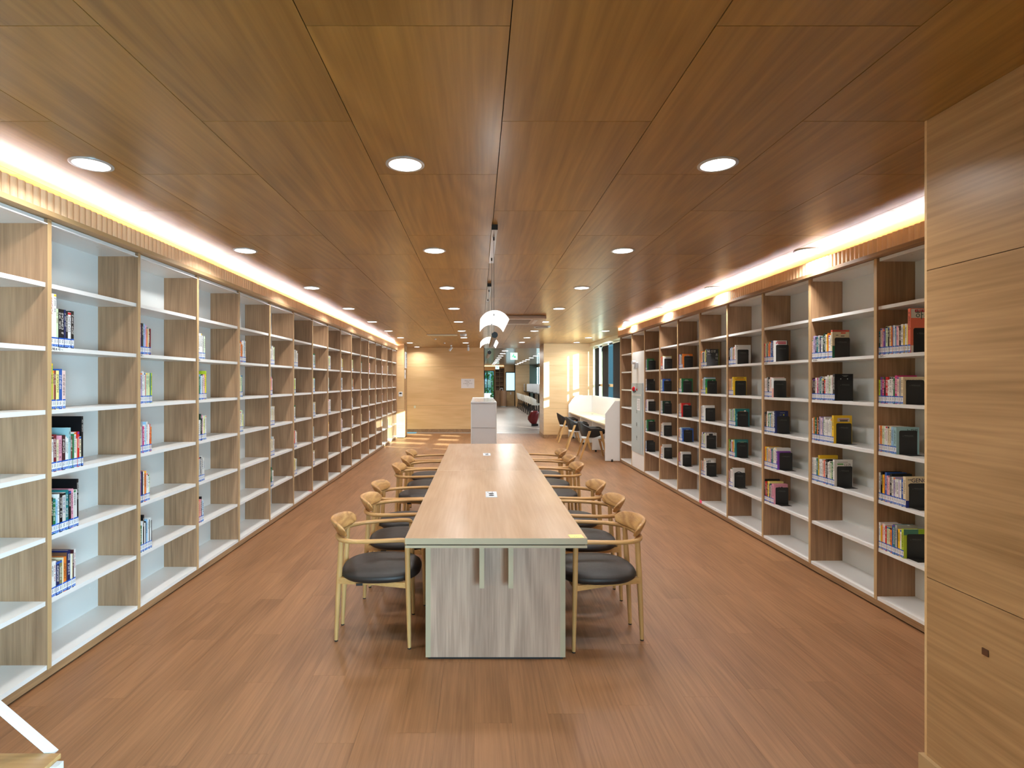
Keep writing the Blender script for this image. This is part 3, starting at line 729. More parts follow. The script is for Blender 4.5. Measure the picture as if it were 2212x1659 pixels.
cprint(3, 1, [(.012, .06, .15, .153, (150, 150, 146)), (.15, .16, .0, .22, (118, 122, 30))], [('뇌·신경', .036, .008, .19, (226, 224, 214), 'LEFT'), ('조', .036, .128, .145, (226, 224, 214), 'CENTER'), ('더', .036, .128, .1, (226, 224, 214), 'CENTER'), ('—', .03, .128, .06, (226, 224, 214), 'CENTER')])
cprint(3, 2, [(.0, .05, .0, .08, (150, 160, 30)), (.085, .098, .165, .172, (230, 230, 220))])
cprint(3, 4, [(.05, .1, .165, .19, (30, 30, 34)), (.012, .02, .185, .192, (30, 30, 34)), (.12, .128, .185, .192, (30, 30, 34)), (.03, .035, .16, .165, (60, 60, 64)), (.12, .124, .06, .07, (60, 60, 64))])
cprint(3, 5, [], [('HER', .034, .012, .185, (20, 20, 22), 'LEFT'), ('DE', .034, .012, .15, (20, 20, 22), 'LEFT'), ('8e', .034, .012, .115, (20, 20, 22), 'LEFT')])
for n, r in ((4, 1), (4, 2), (4, 3), (4, 4), (5, 2), (5, 3), (6, 1), (6, 4)):
    b = byk.get((n, r))
    if b:
        cprint(n, r, [(.04, .1, b['h'] - .035, b['h'] - .028, (225, 225, 220)), (.05, .09, b['h'] - .022, b['h'] - .018, (225, 225, 220))])

# ------------------------------------------------------------------ fire cabinet in the closed bay
yf = YR0 + 7.5 * WR_
fc = thing('fire_cabinet', 'stainless steel fire hydrant cabinet with red alarm lamp between book bays', 'fire cabinet', (XR, yf - .0, 0))
bx(-.022, .0015, -.33, .33, .355, 1.62).build('case', M_steel, fc, bevel=.003)
bx(-.026, -.0215, -.25, .30, .40, 1.36).build('door', M_steel, fc, bevel=.002)
bx(-.027, -.0215, -.30, .30, 1.39, 1.42).build('rail', M_alu, fc)
bl = thing('tmp', '', '') if False else None
lm = MB().cyl((.13, 1.51), .052, -.028, -.022, axis='X', n=28).build('lamp_base', M_wmetal, fc, smooth=True, shadeang=40)
rs = []
for j in range(6):
    a = R(90) * j / 5; rr = .046 * math.cos(a) + .0005; rs.append([(-.028 - .045 * math.sin(a), .13 + rr * math.cos(t), 1.51 + rr * math.sin(t)) for t in [2 * math.pi * q / 24 for q in range(24)]])
MB().rings(rs).build('alarm_lamp', M_red, fc, smooth=True)
MB().cyl((-.02, 1.50), .02, -.03, -.022, axis='X', n=20).build('push_button', M_red, fc)
MB().tube([(-.03, .17, 1.47), (-.045, .15, 1.455), (-.04, .10, 1.45), (-.035, .06, 1.46), (-.03, .05, 1.48)], .008).build('handle', M_black, fc, smooth=True)
for ch, zz in (('소', 1.10), ('화', .86), ('전', .62)): text(ch, .085, (-.0265, -.02, zz), '-X', M_ink, fc)
ps = bx(-.0275, -.0262, -.23, -.05, 1.13, 1.34).build('instruction_sheet', M_paper, fc); mk = MB()
for i in range(7): mk.box(-.0281, -.0274, -.21, -.08 - (i % 2) * .03, 1.16 + i * .024, 1.166 + i * .024)
mk.build('print', M_inkg, ps)
el = thing('emergency_light', 'white emergency light fixed high on the white cupboard door', 'light', (XR + .002, yf + .03, 1.98))
bx(-.05, .0, -.05, .05, -.09, .02).build('housing', M_wmetal, el, bevel=.012)
MB().cyl((0, .02), .035, -.10, -.04, axis='X').build('lamp_head', M_wmetal, el, smooth=True, shadeang=40); MB().cyl((-.02, -.09), .018, -.07, -.03, axis='X').build('test_knob', M_alu, el)

# ------------------------------------------------------------------ ceiling lights
def downlight(label, loc, group, first=[None], energy=11.5):
    if first[0] is None:
        t = thing('downlight', label, 'ceiling light', loc, group=group)
        rs = []
        for rr, z in ((.0975, 0), (.0975, -.004), (.094, -.006), (.082, -.006), (.080, -.002)): rs.append([(rr * math.cos(a), rr * math.sin(a), z) for a in [2 * math.pi * q / 40 for q in range(40)]])
        MB().rings(rs, cap=False).build('ring', M_alu, t, smooth=True, shadeang=35)
        MB().cyl((0, 0), .081, -.0045, -.002, n=40).build('diffuser', M_lamp, t)
        area('lamp', (0, 0, -.008), (0, 0, -1), .16, .16, energy, (1, 1, .98), 'DISK', 150, t)
        first[0] = t
        return t
    t = copy_tree(first[0], None, downlight.tbl); t.location = loc; t['label'] = label; t['group'] = group
    return t
NAMES = {'a': ('above the cornice side of the long wall opposite the fire cabinet', -1.96, range(0, 9), 'downlights along the long wall'),
         'b': ('in the row beside the pendant lamps', -.372, range(0, 8), 'downlights in the row beside the pendants'),
         'c': ('over the aisle by the fire cabinet wall', 1.21, range(0, 8), 'downlights over the aisle'),
         'd': ('against the cove by the fire cabinet wall', 2.755, range(1, 8), 'downlights against the cove')}
dl = None
for k, (desc, x, rg, grp) in NAMES.items():
    for j, i in enumerate(rg):
        y = 2.765 + 1.823 * i
        if k == 'c' and i == 7: y = 15.3
        if k == 'd' and i == 7: y = 15.35
        lab = f'round white downlight, {ORD[j]} of those {desc}'
        if k == 'a': lab = f'round white downlight, {ORD[j]} along the long wall opposite the fire cabinet'
        o = downlight(lab, (x, y, CEIL), grp)
        if dl is None:
            dl = o; downlight.tbl = {}
            for q in bpy.data.objects:
                if q.parent: downlight.tbl.setdefault(q.parent.name, []).append(q)

# pendants over the table
def pendant(y0, y1, x, label):
    t = thing('pendant_lamp', label, 'pendant lamp', (x, (y0 + y1) / 2, CEIL), group='pendant lamps in line over the table')
    h = (y1 - y0) / 2
    bx(-.021, .021, -h, h, -.034, 0).build('canopy', M_alu, t, bevel=.002)
    bx(-.0215, .0215, -h - .002, -h + .012, -.035, .0).build('end_cap', M_black, t)
    for sg_ in (-1, 1):
        yy = -h * .62 if sg_ < 0 else h * .62
        MB().tube([(0, yy, -.03), (0, yy, -.765)], .0016, n=6).build('cable', M_black, t); MB().cyl((0, yy), .006, -.058, -.034, n=12).build('cable_grip', M_black, t, smooth=True, shadeang=40)
        MB().cyl((0, yy), .006, -.615, -.585, n=12).build('shade_clip', M_black, t, smooth=True, shadeang=40)
    n = 24; Rr = .113; rs = []; a0 = math.asin(.102 / Rr)
    for s in (0, 1):
        r_ = Rr + .0015 * s
        rs.append([(r_ * math.sin(a), r_ * math.cos(a)) for a in [-a0 + 2 * a0 * q / n for q in range(n + 1)]])
    prof = rs[0] + rs[1][::-1]; prof = [(p[0], -.60 - Rr + p[1]) for p in prof]
    MB().extr(prof, -h + .01, h - .12, 'Y').build('shade', mat('white_shade', (250, 250, 248), .6), t, smooth=True, shadeang=30)
    tb = MB().cyl((0, -.774), .0215, -h, h, n=28, axis='Y').build('tube_body', mat('bronze_tube', (92, 86, 72), .35, metal=.3), t, smooth=True, shadeang=40)
    MB().cyl((0, -.774), .0218, -h - .003, -h, n=28, axis='Y').build('tube_end', M_black, tb)
    bx(-.010, .010, -h + .03, h - .03, -.7528, -.7515).build('light_slot', M_lamp, t)
    area('lamp_up', (0, 0, -.749), (0, 0, 1), .02, 2 * h - .08, 5, (1, .98, .95), spread=150, parent=t)
    return t
pendant(3.83, 4.93, .1125, 'long black tube pendant with curved white shade over the near table')
pendant(6.13, 7.31, .120, 'long black tube pendant with curved white shade over the far table')

# ceiling equipment
ac = thing('air_conditioner', 'grey beige ceiling cassette air conditioner with rounded corners behind the first pendant', 'air conditioner', (.62, 9.6, CEIL - .001))
pf = []
for cx, cy, a in ((.42, .42, 0), (-.42, .42, 90), (-.42, -.42, 180), (.42, -.42, 270)):
    pf += [(cx + .1 * math.cos(R(a + q * 22.5)), cy + .1 * math.sin(R(a + q * 22.5))) for q in range(5)]
M_ac = mat('warm_grey_plastic', (196, 184, 174), .4)
MB().extr(pf, -.05, 0, 'Z').build('panel', M_ac, ac, bevel=.012)
bx(-.27, .27, -.27, .27, -.054, -.049).build('intake_grille', mat('grille_grey', (128, 112, 98), .5), ac)
for q in range(4):
    a = q * 90; o = bx(-.3, .3, .33, .39, -.055, -.046).build('air_flap', M_white, ac); o.rotation_euler = (0, 0, R(a))
sp = thing('ceiling_speaker', 'round silver ceiling speaker beyond the air conditioner', 'speaker', (1.27, 10.95, CEIL))
MB().cyl((0, 0), .16, -.022, 0, n=36, r2=.17).build('rim', M_alu, sp, smooth=True, shadeang=30); MB().cyl((0, 0), .13, -.03, -.021, n=36).build('grille', M_grey, sp)
vt = thing('air_vent', 'long pale linear vent grille in the ceiling before the far wall', 'vent', (-.86, 12.9, CEIL))
bx(-.36, .36, -.16, .16, -.010, 0).build('frame', M_ac, vt)
for q in range(6): bx(-.34, .34, -.14 + q * .05, -.115 + q * .05, -.014, -.009).build('louver', M_cream, vt)
sd = thing('smoke_detector', 'white round smoke detector among the downlights by the far wall', 'detector', (-.36, 12.75, CEIL))
MB().cyl((0, 0), .07, -.045, 0, n=28, r2=.085).build('body', M_wmetal, sd, smooth=True, shadeang=40); MB().cyl((0, 0), .02, -.052, -.044, n=16).build('sensor', M_grey, sd)
for x, y, lab in ((-.84, 16.6, 'small white ceiling spotlight turned away, first before the far wall'), (-.32, 16.55, 'small white ceiling spotlight pointing down, second before the far wall')):
    t = thing('spotlight', lab, 'spotlight', (x, y, CEIL), group='white spotlights before the far wall')
    MB().cyl((0, 0), .03, -.03, 0, n=16).build('base', M_wmetal, t); MB().tube([(0, 0, -.03), (0, 0, -.07)], .008).build('arm', M_wmetal, t)
    dx = -.05 if x < -.5 else .0
    MB().tube([(.03 if dx else 0, 0, -.06), (dx, 0, -.17)], .034, n=16).build('lamp_head', M_wmetal, t, smooth=True, shadeang=40)
for x, y, k in ((-1.12, 14.1, 'first'), (-.98, 15.6, 'second')):
    tag(MB().cyl((0, 0), .03, -.02, 0, n=16).build('sprinkler_head', M_wmetal, loc=(x, y, CEIL)), f'tiny white sprinkler cap in the ceiling, {k} before the far wall', 'sprinkler', 'sprinkler caps')

# ------------------------------------------------------------------ reading tables
def table():
    t = thing('reading_table', 'long pale oak reading table with grey sides, standing close with a yellow note', 'table', (.1, 3.12, 0), group='the two joined reading tables')
    L_ = 2.372
    bx(-.52, .52, .0, L_ - .002, .719, .754).build('tabletop', [M_top], t, bevel=.0015)
    eb = MB().box(-.5202, .5202, -.0012, 0, .7192, .7538).box(.52, .5212, 0, L_ - .002, .7192, .7538).box(-.5212, -.52, 0, L_ - .002, .7192, .7538).build('edge_band', M_tedge, t)
    bx(-.51, .51, .01, L_ - .012, .713, .719).build('groove_strip', M_dark, t)
    bx(-.52, .52, .0, L_ - .002, .698, .713).build('under_board', M_tedge, t)
    for y in (.125, L_ - .15):
        p = bx(-.415, .415, y, y + .03, .012, .698).build('side_panel', M_tside, t)
        for x in (-.415, .385): bx(x, x + .03, y - .0012, y, .012, .698).build('edge_strip', M_tedge, p)
        bx(-.40, .40, y + .005, y + .025, 0, .012).build('foot_rail', M_black, p)
    for y0, y1 in ((.015, .125), (L_ - .12, L_ - .015)):
        for x in (-.096, .071): bx(x, x + .028, y0, y1, .462, .698).build('bracket', M_tedge, t)
    bx(-.09, -.065, .155, L_ - .15, .25, .698).build('spine_board', M_tside, t)
    po = bx(-.045, .045, 1.10, 1.31, .754, .758).build('power_outlet', M_wmetal, t, bevel=.002)
    for yy in (1.16, 1.225): MB().cyl((0, yy), .021, .758, .7592, n=24).build('socket', M_ink, po)
    MB().box(-.03, -.02, 1.27, 1.285, .758, .7588).box(.005, .015, 1.27, 1.285, .758, .7588).build('usb_port', M_ink, po)
    return t
t1 = table(); t2 = copy_tree(t1); t2.location = (.1, 3.12 + 2.372, 0)
t1['label'] = 'pale oak reading table with the yellow note on its corner'; t2['label'] = 'pale oak reading table joined behind the first, farther down the room'
t2['label'] = 'pale oak reading table joined end to end beyond the one with the yellow note'
nt_ = thing('sticky_note', 'small yellow paper note on the table corner', 'note', (.563, 3.16, .7545))
o = bx(-.04, .04, -.034, .034, 0, .0008).build('paper', M_yellow, nt_); o.rotation_euler = (0, 0, R(4))
mk = MB(); rn = random.Random(5)
for j in range(3): mk.box(-.012 + j * .012, -.005 + j * .012, -.010 + j * .004, -.007 + j * .004, .0009, .0012)
mk.build('handwriting', M_inkg, nt_)

# ------------------------------------------------------------------ oak armchairs
def superell(a, b, n, k=28):
    out = []
    for q in range(k):
        t = 2 * math.pi * q / k; c, s = math.cos(t), math.sin(t)
        out.append((a * math.copysign(abs(c) ** (2 / n), c), b * math.copysign(abs(s) ** (2 / n), s)))
    return out
def smooth_path(P, rad, k=5):
    """Catmull-Rom through the points"""
    out = []; rr = []
    P = [Vector(p) for p in P]
    for i in range(len(P) - 1):
        p0, p1, p2, p3 = P[max(i - 1, 0)], P[i], P[i + 1], P[min(i + 2, len(P) - 1)]
        for j in range(k):
            t = j / k
            out.append(.5 * ((2 * p1) + (p2 - p0) * t + (2 * p0 - 5 * p1 + 4 * p2 - p3) * t * t + (3 * p1 - p0 - 3 * p2 + p3) * t ** 3)); rr.append(rad[i] + (rad[i + 1] - rad[i]) * t)
    out.append(P[-1]); rr.append(rad[-1]); return out, rr
def armchair():
    t = thing('armchair', 'oak armchair', 'chair', group='oak armchairs at the reading table')
    for sy in (-1, 1):
        lg = MB(); p, r = smooth_path([(.235, sy * .250, .008), (.230, sy * .248, .25), (.226, sy * .246, .42), (.224, sy * .245, .55), (.222, sy * .245, .645)], [.011, .0145, .0165, .0165, .0165], 3)
        lg.tube(p, r, n=14); lo = lg.build('leg', M_oakZ, t, smooth=True, shadeang=50); MB().cyl((.235, sy * .25), .0105, 0, .008, n=14).build('glide', M_black, lo)
        lg = MB(); p, r = smooth_path([(-.235, sy * .115, .008), (-.225, sy * .117, .25), (-.215, sy * .119, .42), (-.207, sy * .122, .56), (-.202, sy * .124, .66)], [.012, .0155, .018, .017, .016], 3)
        lg.tube(p, r, n=14); lo = lg.build('leg', M_oakZ, t, smooth=True, shadeang=50); MB().cyl((-.235, sy * .115), .0115, 0, .008, n=14).build('glide', M_black, lo)
    half = [(.222, .245, .640), (.219, .245, .657), (.205, .245, .667), (.17, .2455, .670), (.05, .246, .667), (-.06, .238, .663), (-.14, .213, .660), (-.195, .165, .659), (-.226, .09, .658), (-.236, 0, .658)]
    rad = [.0165, .0175, .018, .0175, .0165, .017, .0185, .0195, .019, .019]
    full = half + [(x, -y, z) for x, y, z in half[-2::-1]]; rr = rad + rad[-2::-1]
    p, r = smooth_path(full, rr, 4)
    MB().tube(p, r, n=14, flat=.78).build('arm_rail', M_oakX, t, smooth=True, shadeang=60)
    # curved back board
    rs = []; N = 26
    for i in range(N + 1):
        s = -1 + 2 * i / N; y = .212 * s; hh = .0475 * (1 - abs(s) ** 5) ** .5 + .0012; th = .016 * (1 - abs(s) ** 6) ** .5 + .0008
        x0 = -.226 + 2.1 * y * y; nx = Vector((1, -4.2 * y, 0)).normalized(); ring = []
        for (a, b_) in superell(1, 1, 2.8, 20):
            z = .717 + hh * a; lean = -.55 * (z - .668)
            ring.append((x0 + lean + nx.x * th * b_, y + nx.y * th * b_, z))
        rs.append(ring)
    MB().rings(rs).build('backrest', M_oak, t, smooth=True, shadeang=60)
    # cushion
    rs = []
    for z, k in ((.395, .80), (.402, .93), (.414, .985), (.430, 1.0), (.446, .975), (.458, .90), (.466, .76), (.471, .5), (.473, .2)):
        rs.append([(.045 + .258 * k * (x / .258) , .258 * k * (y / .258), z) for x, y in superell(.258, .252, 2.5, 40)])
    MB().rings(rs).build('seat', M_seat, t, smooth=True, shadeang=60)
    for sy in (-1, 1):
        a, b_ = Vector((-.215, sy * .125, .39)), Vector((.225, sy * .236, .39)); m_ = MB()
        d = (b_ - a).normalized(); nrm = Vector((-d.y, d.x, 0)) * .011
        m_.rings([[a + nrm + Vector((0, 0, -.020)), a - nrm + Vector((0, 0, -.020)), a - nrm + Vector((0, 0, .022)), a + nrm + Vector((0, 0, .022))],
                  [(a + b_) / 2 + nrm + Vector((0, 0, -.013)), (a + b_) / 2 - nrm + Vector((0, 0, -.013)), (a + b_) / 2 - nrm + Vector((0, 0, .010)), (a + b_) / 2 + nrm + Vector((0, 0, .010))],
                  [b_ + nrm + Vector((0, 0, -.020)), b_ - nrm + Vector((0, 0, -.020)), b_ - nrm + Vector((0, 0, .014)), b_ + nrm + Vector((0, 0, .014))]])
        m_.build('side_rail', M_oakX, t)
    bx(.205, .228, -.232, .232, .372, .40).build('front_rail', M_oak, t); bx(-.222, -.20, -.112, .112, .372, .41).build('back_rail', M_oak, t)
    bx(-.10, -.06, -.185, -.179, .372, .386).build('maker_tag', M_black, t)
    return t
ac0 = armchair(); tb_ = {}
for q in bpy.data.objects:
    if q.parent: tb_.setdefault(q.parent.name, []).append(q)
LC = [(-.68, 3.606, 4), (-.635, 4.27, 1), (-.655, 4.81, 0), (-.645, 5.87, 0), (-.63, 6.43, -1), (-.655, 7.04, 1)]
RC = [(.80, 3.585, 3), (.84, 4.23, -1), (.835, 4.84, 1), (.855, 5.93, 0), (.865, 6.50, 0), (.86, 7.12, -1)]
for i, (x, y, a) in enumerate(LC):
    o = ac0 if i == 0 else copy_tree(ac0, None, tb_)
    o.location = (x, y, 0); o.rotation_euler = (0, 0, R(a)); o['label'] = f'oak armchair with brown seat, {ORD[i]} along the table side away from the fire cabinet'
for i, (x, y, a) in enumerate(RC):
    o = copy_tree(ac0, None, tb_); o.location = (x, y, 0); o.rotation_euler = (0, 0, R(180 + a)); o['label'] = f'oak armchair with brown seat, {ORD[i]} along the table side facing the fire cabinet wall'

# ------------------------------------------------------------------ white counter behind the tables
wc = thing('display_counter', 'glossy white counter standing end-on beyond the reading tables', 'counter', (.093, 10.0, 0))
M_gl = mat('gloss_white', (214, 216, 218), .12)
bx(-.22, .22, .02, 2.85, .03, 1.248).build('body', M_gl, wc)
bx(-.237, .237, 0, 2.9, 1.248, 1.275).build('top', M_gl, wc, bevel=.003)
for x in (-.237, .22): bx(x, x + .017, 0, 2.9, .0, 1.248).build('side_panel', M_white, wc)
bx(-.22, .22, .012, .02, .80, .804).build('front_joint', M_grey, wc)

# ------------------------------------------------------------------ study carrel and black armchairs
cr = thing('study_carrel', 'long white study desk with angled partitions under the corner windows', 'desk', (0, 0, 0))
prof = [(2.60, .02), (2.60, .985), (2.80, 1.25), (3.30, 1.25), (3.30, .02)]
for y in (11.215, 15.80): MB().extr(prof, y, y + .03, 'Y').build('end_panel', M_white, cr)
bx(3.27, 3.30, 11.245, 15.80, .02, 1.25).build('back_partition', M_white, cr)
bx(2.62, 3.27, 11.245, 15.80, .735, .763).build('desktop', M_desk, cr)
for y in (12.77, 14.3): bx(2.66, 3.25, y, y + .03, .05, .735).build('divider', M_white, cr)
for y in (11.23, 12.785, 14.315, 15.815):
    bx(2.72, 2.76, y - .015, y + .015, 0, .05).build('foot', M_black, cr)
for y in (12.3, 13.5, 14.9): MB().cyl((3.1, y), .03, .763, .766, n=20).build('cable_grommet', M_black, cr)
def black_chair():
    t = thing('carrel_chair', '', 'chair', group='black armchairs at the white study desk')
    # U-shaped shell: back at -x, arms forward
    rs_in = []; N = 36
    for i in range(N + 1):
        s = -1 + 2 * i / N; a = abs(s)
        if a < .62: th = s / .62 * R(90); x = -.235 * math.cos(th) - .02; y = .262 * math.sin(th)
        else: x = -.02 + (a - .62) / .38 * .25; y = math.copysign(.262 + .004 * (a - .62), s)
        top = .655 + .135 * max(0, math.cos(min(a / .55, 1) * math.pi / 2)) ** 1.2 - (.03 * max(0, (a - .85) / .15) ** 2)
        bot = .455 + .10 * max(0, (a - .60) / .40) ** 1.5
        lean = -.06 * max(0, 1 - a / .6)
        out = Vector((x + .02, y, 0)); out = out.normalized() if a < .62 else Vector((0, math.copysign(1, s), 0))
        ring = []
        for (u, v) in ((0, 0), (.014, .01), (.018, .5), (.014, .97), (0, 1.0), (-.012, .97), (-.014, .5), (-.012, .02)):
            z = bot + (top - bot) * v; p = Vector((x, y, z)) + out * u + Vector((lean * v, 0, 0)) - out * (.03 * (1 - v) ** 2)
            ring.append(p)
        rs_in.append(ring)
    MB().rings(rs_in).build('shell', M_black, t, smooth=True, shadeang=60)
    rs = []
    for z, k in ((.425, .9), (.43, .98), (.455, 1), (.47, .96), (.476, .8)): rs.append([(.0 + x * k, y * k, z) for x, y in superell(.245, .235, 3.2, 32)])
    MB().rings(rs).build('seat_pad', mat('light_grey_fabric', (206, 208, 208), .9), t, smooth=True, shadeang=60)
    for sx in (-1, 1):
        for sy in (-1, 1):
            a = Vector((.13 if sx > 0 else -.10, sy * .285, .60)); b_ = Vector((.27 if sx > 0 else -.30, sy * .285, 0)); m_ = MB()
            w1 = Vector((.026, 0, 0)); w2 = Vector((0, .014, 0)); k = .7
            m_.rings([[a - w1 - w2, a + w1 - w2, a + w1 + w2, a - w1 + w2], [b_ - w1 * k - w2, b_ + w1 * k - w2, b_ + w1 * k + w2, b_ - w1 * k + w2]])
            m_.build('leg', M_oakZ, t)
    for sx in (-.17, .15): bx(sx - .015, sx + .015, -.285, .285, .385, .425).build('cross_rail', M_oak, t)
    return t
bc = black_chair(); tb2 = {}
for q in bpy.data.objects:
    if q.parent: tb2.setdefault(q.parent.name, []).append(q)
for i, (x, y, a, l) in enumerate(((2.47, 11.83, -4, 'black shell armchair beside the near white end panel of the desk'), (2.45, 13.38, -8, 'middle black shell armchair at the white study desk'), (2.47, 15.02, -3, 'black shell armchair at the desk end by the sunlit pier'))):
    o = bc if i == 0 else copy_tree(bc, None, tb2); o.location = (x, y, 0); o.rotation_euler = (0, 0, R(a)); o['label'] = l

# ------------------------------------------------------------------ step stool at the frame's corner
st = thing('bench', 'white metal framed bench with beech top at the edge of view', 'bench', (-1.36, 1.76, 0))
sq = MB()
ZT = .45
bx(-.9, .012, -.62, .004, ZT - .028, ZT).build('top', M_stool, st, bevel=.002)
bx(.004, .030, -.62, -.0, 0.0, ZT - .004).build('leg_panel_tmp', M_wmetal, st) if False else None
for y in (-.045, -.60): bx(.013, .034, y, y + .03, 0, ZT - .012).build('leg', M_wmetal, st)
for y in (-.045, -.60): bx(-.9, -.873, y, y + .03, 0, ZT - .03).build('leg', M_wmetal, st)
bx(-.9, .0, -.05, -.028, ZT - .06, ZT - .029).build('frame_rail', M_wmetal, st); bx(-.02, .0, -.6, -.05, ZT - .06, ZT - .029).build('frame_rail', M_wmetal, st)
bx(-.06, .0, -.25, -.02, ZT - .05, ZT - .0285).build('bracket', M_black, st)
m_ = MB(); a = Vector((-.020, .006, ZT - .012)); b_ = Vector((-.72, .006, ZT + .585)); d = (b_ - a).normalized(); n1 = Vector((-d.z, 0, d.x)) * .0085; n2 = Vector((0, .022, 0))
m_.rings([[a - n1, a + n1, a + n1 + n2, a - n1 + n2], [b_ - n1, b_ + n1, b_ + n1 + n2, b_ - n1 + n2]]).build('side_brace', M_wmetal, st)

# small pink notes
tag(bx(XL - .05, XL - .012, 7.80, 7.86, SH[0], SH[0] + .003).build('note', M_pink), 'tiny pink paper note lying on the bottom shelf opposite', 'note')
tag(bx(XR - .0035, XR + .003, 7.11, 7.16, .062, .10).build('note', M_pink), 'tiny pink paper note stuck at a bookcase foot', 'note')

# ------------------------------------------------------------------ hall beyond the opening
hf = struct(bx(-2.0, 4.0, 17.32, 40, -.06, 0), 'floor_hall', M_hallfloor)
for y in (17.32, 17.9): tag(bx(.17, 1.9, y, y + .07, 0, .004).build('threshold_strip', mat('steel_strip', (235, 236, 236), .25, metal=.2)), kind='structure')
hc = struct(bx(-2.0, 4.0, YB + .3, 40, CEIL + .008, CEIL + .1), 'ceiling_hall', M_dark)
tag(MB().box(-2.75, 3.6, YB, YB + .32, CEIL, CEIL + .012).build('soffit', M_ceil, hc), kind='structure')
hs = MB(); y = YB + .32
while y < 40: hs.box(-2, 4, y, y + .296, CEIL, CEIL + .008); y += .30
tag(hs.build('plank', M_hallceil, hc), kind='stuff')
struct(bx(-2.0, -1.9, YB, 40, 0, CEIL), 'wall_hall_left', M_wall)
hr = MB(); hr.box(3.9, 4.0, 17, 40, 0, .95); hr.box(3.9, 4.0, 17, 40, 2.6, CEIL); hr.box(3.9, 4.0, 17, 19, .9, 2.7)
for y in (22.5, 26.5, 30.5, 34.5, 38.5): hr.box(3.9, 4.0, y, y + .35, .9, 2.7)
struct(hr, 'wall_hall_right', M_cream)
hw = struct(MB().box(3.93, 3.97, 19, 38.6, .95, 1.0), 'window_3', M_black)
for y in (19, 22.85, 26.85, 30.85, 34.85):
    bx(3.945, 3.955, y, y + 3.6, 1.0, 2.6).build('pane', M_glass, hw)
    for k in (1.2, 2.4): bx(3.92, 3.98, y + k, y + k + .06, .95, 2.6).build('mullion', M_black, hw)
bw = MB(); bw.box(-2, .40, 38.5, 38.6, 0, CEIL); bw.box(1.10, 3.95, 38.5, 38.6, 0, CEIL); bw.box(.40, 1.10, 38.5, 38.6, 2.42, CEIL); struct(bw, 'wall_hall_end', M_wall)
struct(bx(-.05, .19, YB + .25, YB + .32, 0, CEIL), 'trim_7', M_black)
gd = struct(MB().box(.40, .45, 38.44, 38.5, 0, 2.42).box(1.05, 1.10, 38.44, 38.5, 0, 2.42).box(.40, 1.10, 38.44, 38.5, 2.37, 2.42).box(.40, 1.10, 38.44, 38.5, 0, .06), 'door_1', M_black)
bx(.58, .63, 38.44, 38.5, .06, 2.37).build('stile', M_black, gd); bx(.45, 1.05, 38.46, 38.47, .06, 2.37).build('pane', M_glass, gd)
sh = thing('shrub', 'leafy green shrubs outside the glass door at the hall end', 'shrub', (.8, 40.2, 0)); rn = random.Random(2); lf = MB()
for j in range(900):
    p = Vector((rn.uniform(-1.6, 1.2), rn.uniform(-.6, 1.5), rn.uniform(.0, 2.6))); a = rn.uniform(0, 6.28); u = Vector((math.cos(a), math.sin(a) * .3, rn.uniform(-.6, .6))) * .11; v = Vector((0, .02, .08))
    lf.quad([p - u, p - v, p + u, p + v])
tag(lf.build('foliage', M_green, sh, nofix=True), kind='stuff')
for x in (-.8, .1, .7): MB().tube([(x, .3, -.1), (x + .05, .3, 1.6)], .03).build('stem', mat('bark', (70, 52, 38), .9), sh)
tag(bx(-6, 8, 38.65, 60, -.3, -.1).build('garden_ground', M_ground), kind='structure')
# shelving, kiosk, columns
hb = thing('hall_shelving', 'tall brown shelving with closed cupboards at the hall end', 'shelving', (1.12, 37.2, 0))
bx(0, .60, 0, .6, 0, 1.05).build('cupboard', M_case, hb); bx(0, .6, .55, .6, 1.05, 2.55).build('back_panel', M_case, hb)
for x in (0, .29, .585): bx(x, x + .02, 0, .55, 1.05, 2.55).build('side_panel', M_edge, hb)
for k in range(5): bx(0, .6, 0, .55, 1.35 + k * .30, 1.37 + k * .30).build('shelf', M_edge, hb)
struct(bx(1.74, 2.46, 36.9, 38.5, 0, CEIL), 'wall_kiosk', M_wall)
ks = thing('information_screen', 'bright upright pale blue screen on the wood panel at the hall end', 'screen', (2.18, 36.88, 1.63))
bx(-.36, .36, -.06, .018, -.64, .66).build('frame', M_black, ks); bx(-.32, .32, -.065, -.058, -.58, .60).build('display', M_screen, ks)
bx(-.06, .02, -.05, .0, -.86, -.70).build('card_reader', M_paper, ks)
panelled('wall_pier_hall', 2.42, 3.35, 36.0, 38.5, M_wall, face='Y-', joints=(.0, .86, 2.12, CEIL))
struct(bx(3.35, 3.95, 37.2, 38.5, 0, CEIL), 'trim_8', M_cream)
dr = thing('water_fountain', 'pale brown rounded drinking fountain with a white spout before the shelving', 'fountain', (1.62, 35.6, 0))
MB().cyl((0, 0), .2, .05, 1.05, n=28, r2=.22).build('body', mat('light_brown', (158, 124, 96), .4), dr, smooth=True, shadeang=40); MB().cyl((0, 0), .2, 0, .05, n=24).build('foot', M_steel, dr); MB().tube([(-.05, -.05, 1.05), (-.05, -.05, 1.2), (-.2, -.1, 1.22), (-.24, -.1, 1.1)], .02).build('spout', M_wmetal, dr)
hcn = thing('service_counter', 'low white service counter at the far end of the hall', 'counter', (.95, 24, 0))
bx(-1.6, -.45, 0, .6, 0, 1.08).build('body', M_white, hcn); bx(-1.65, -.40, -.05, .65, 1.08, 1.12).build('top', M_white, hcn)
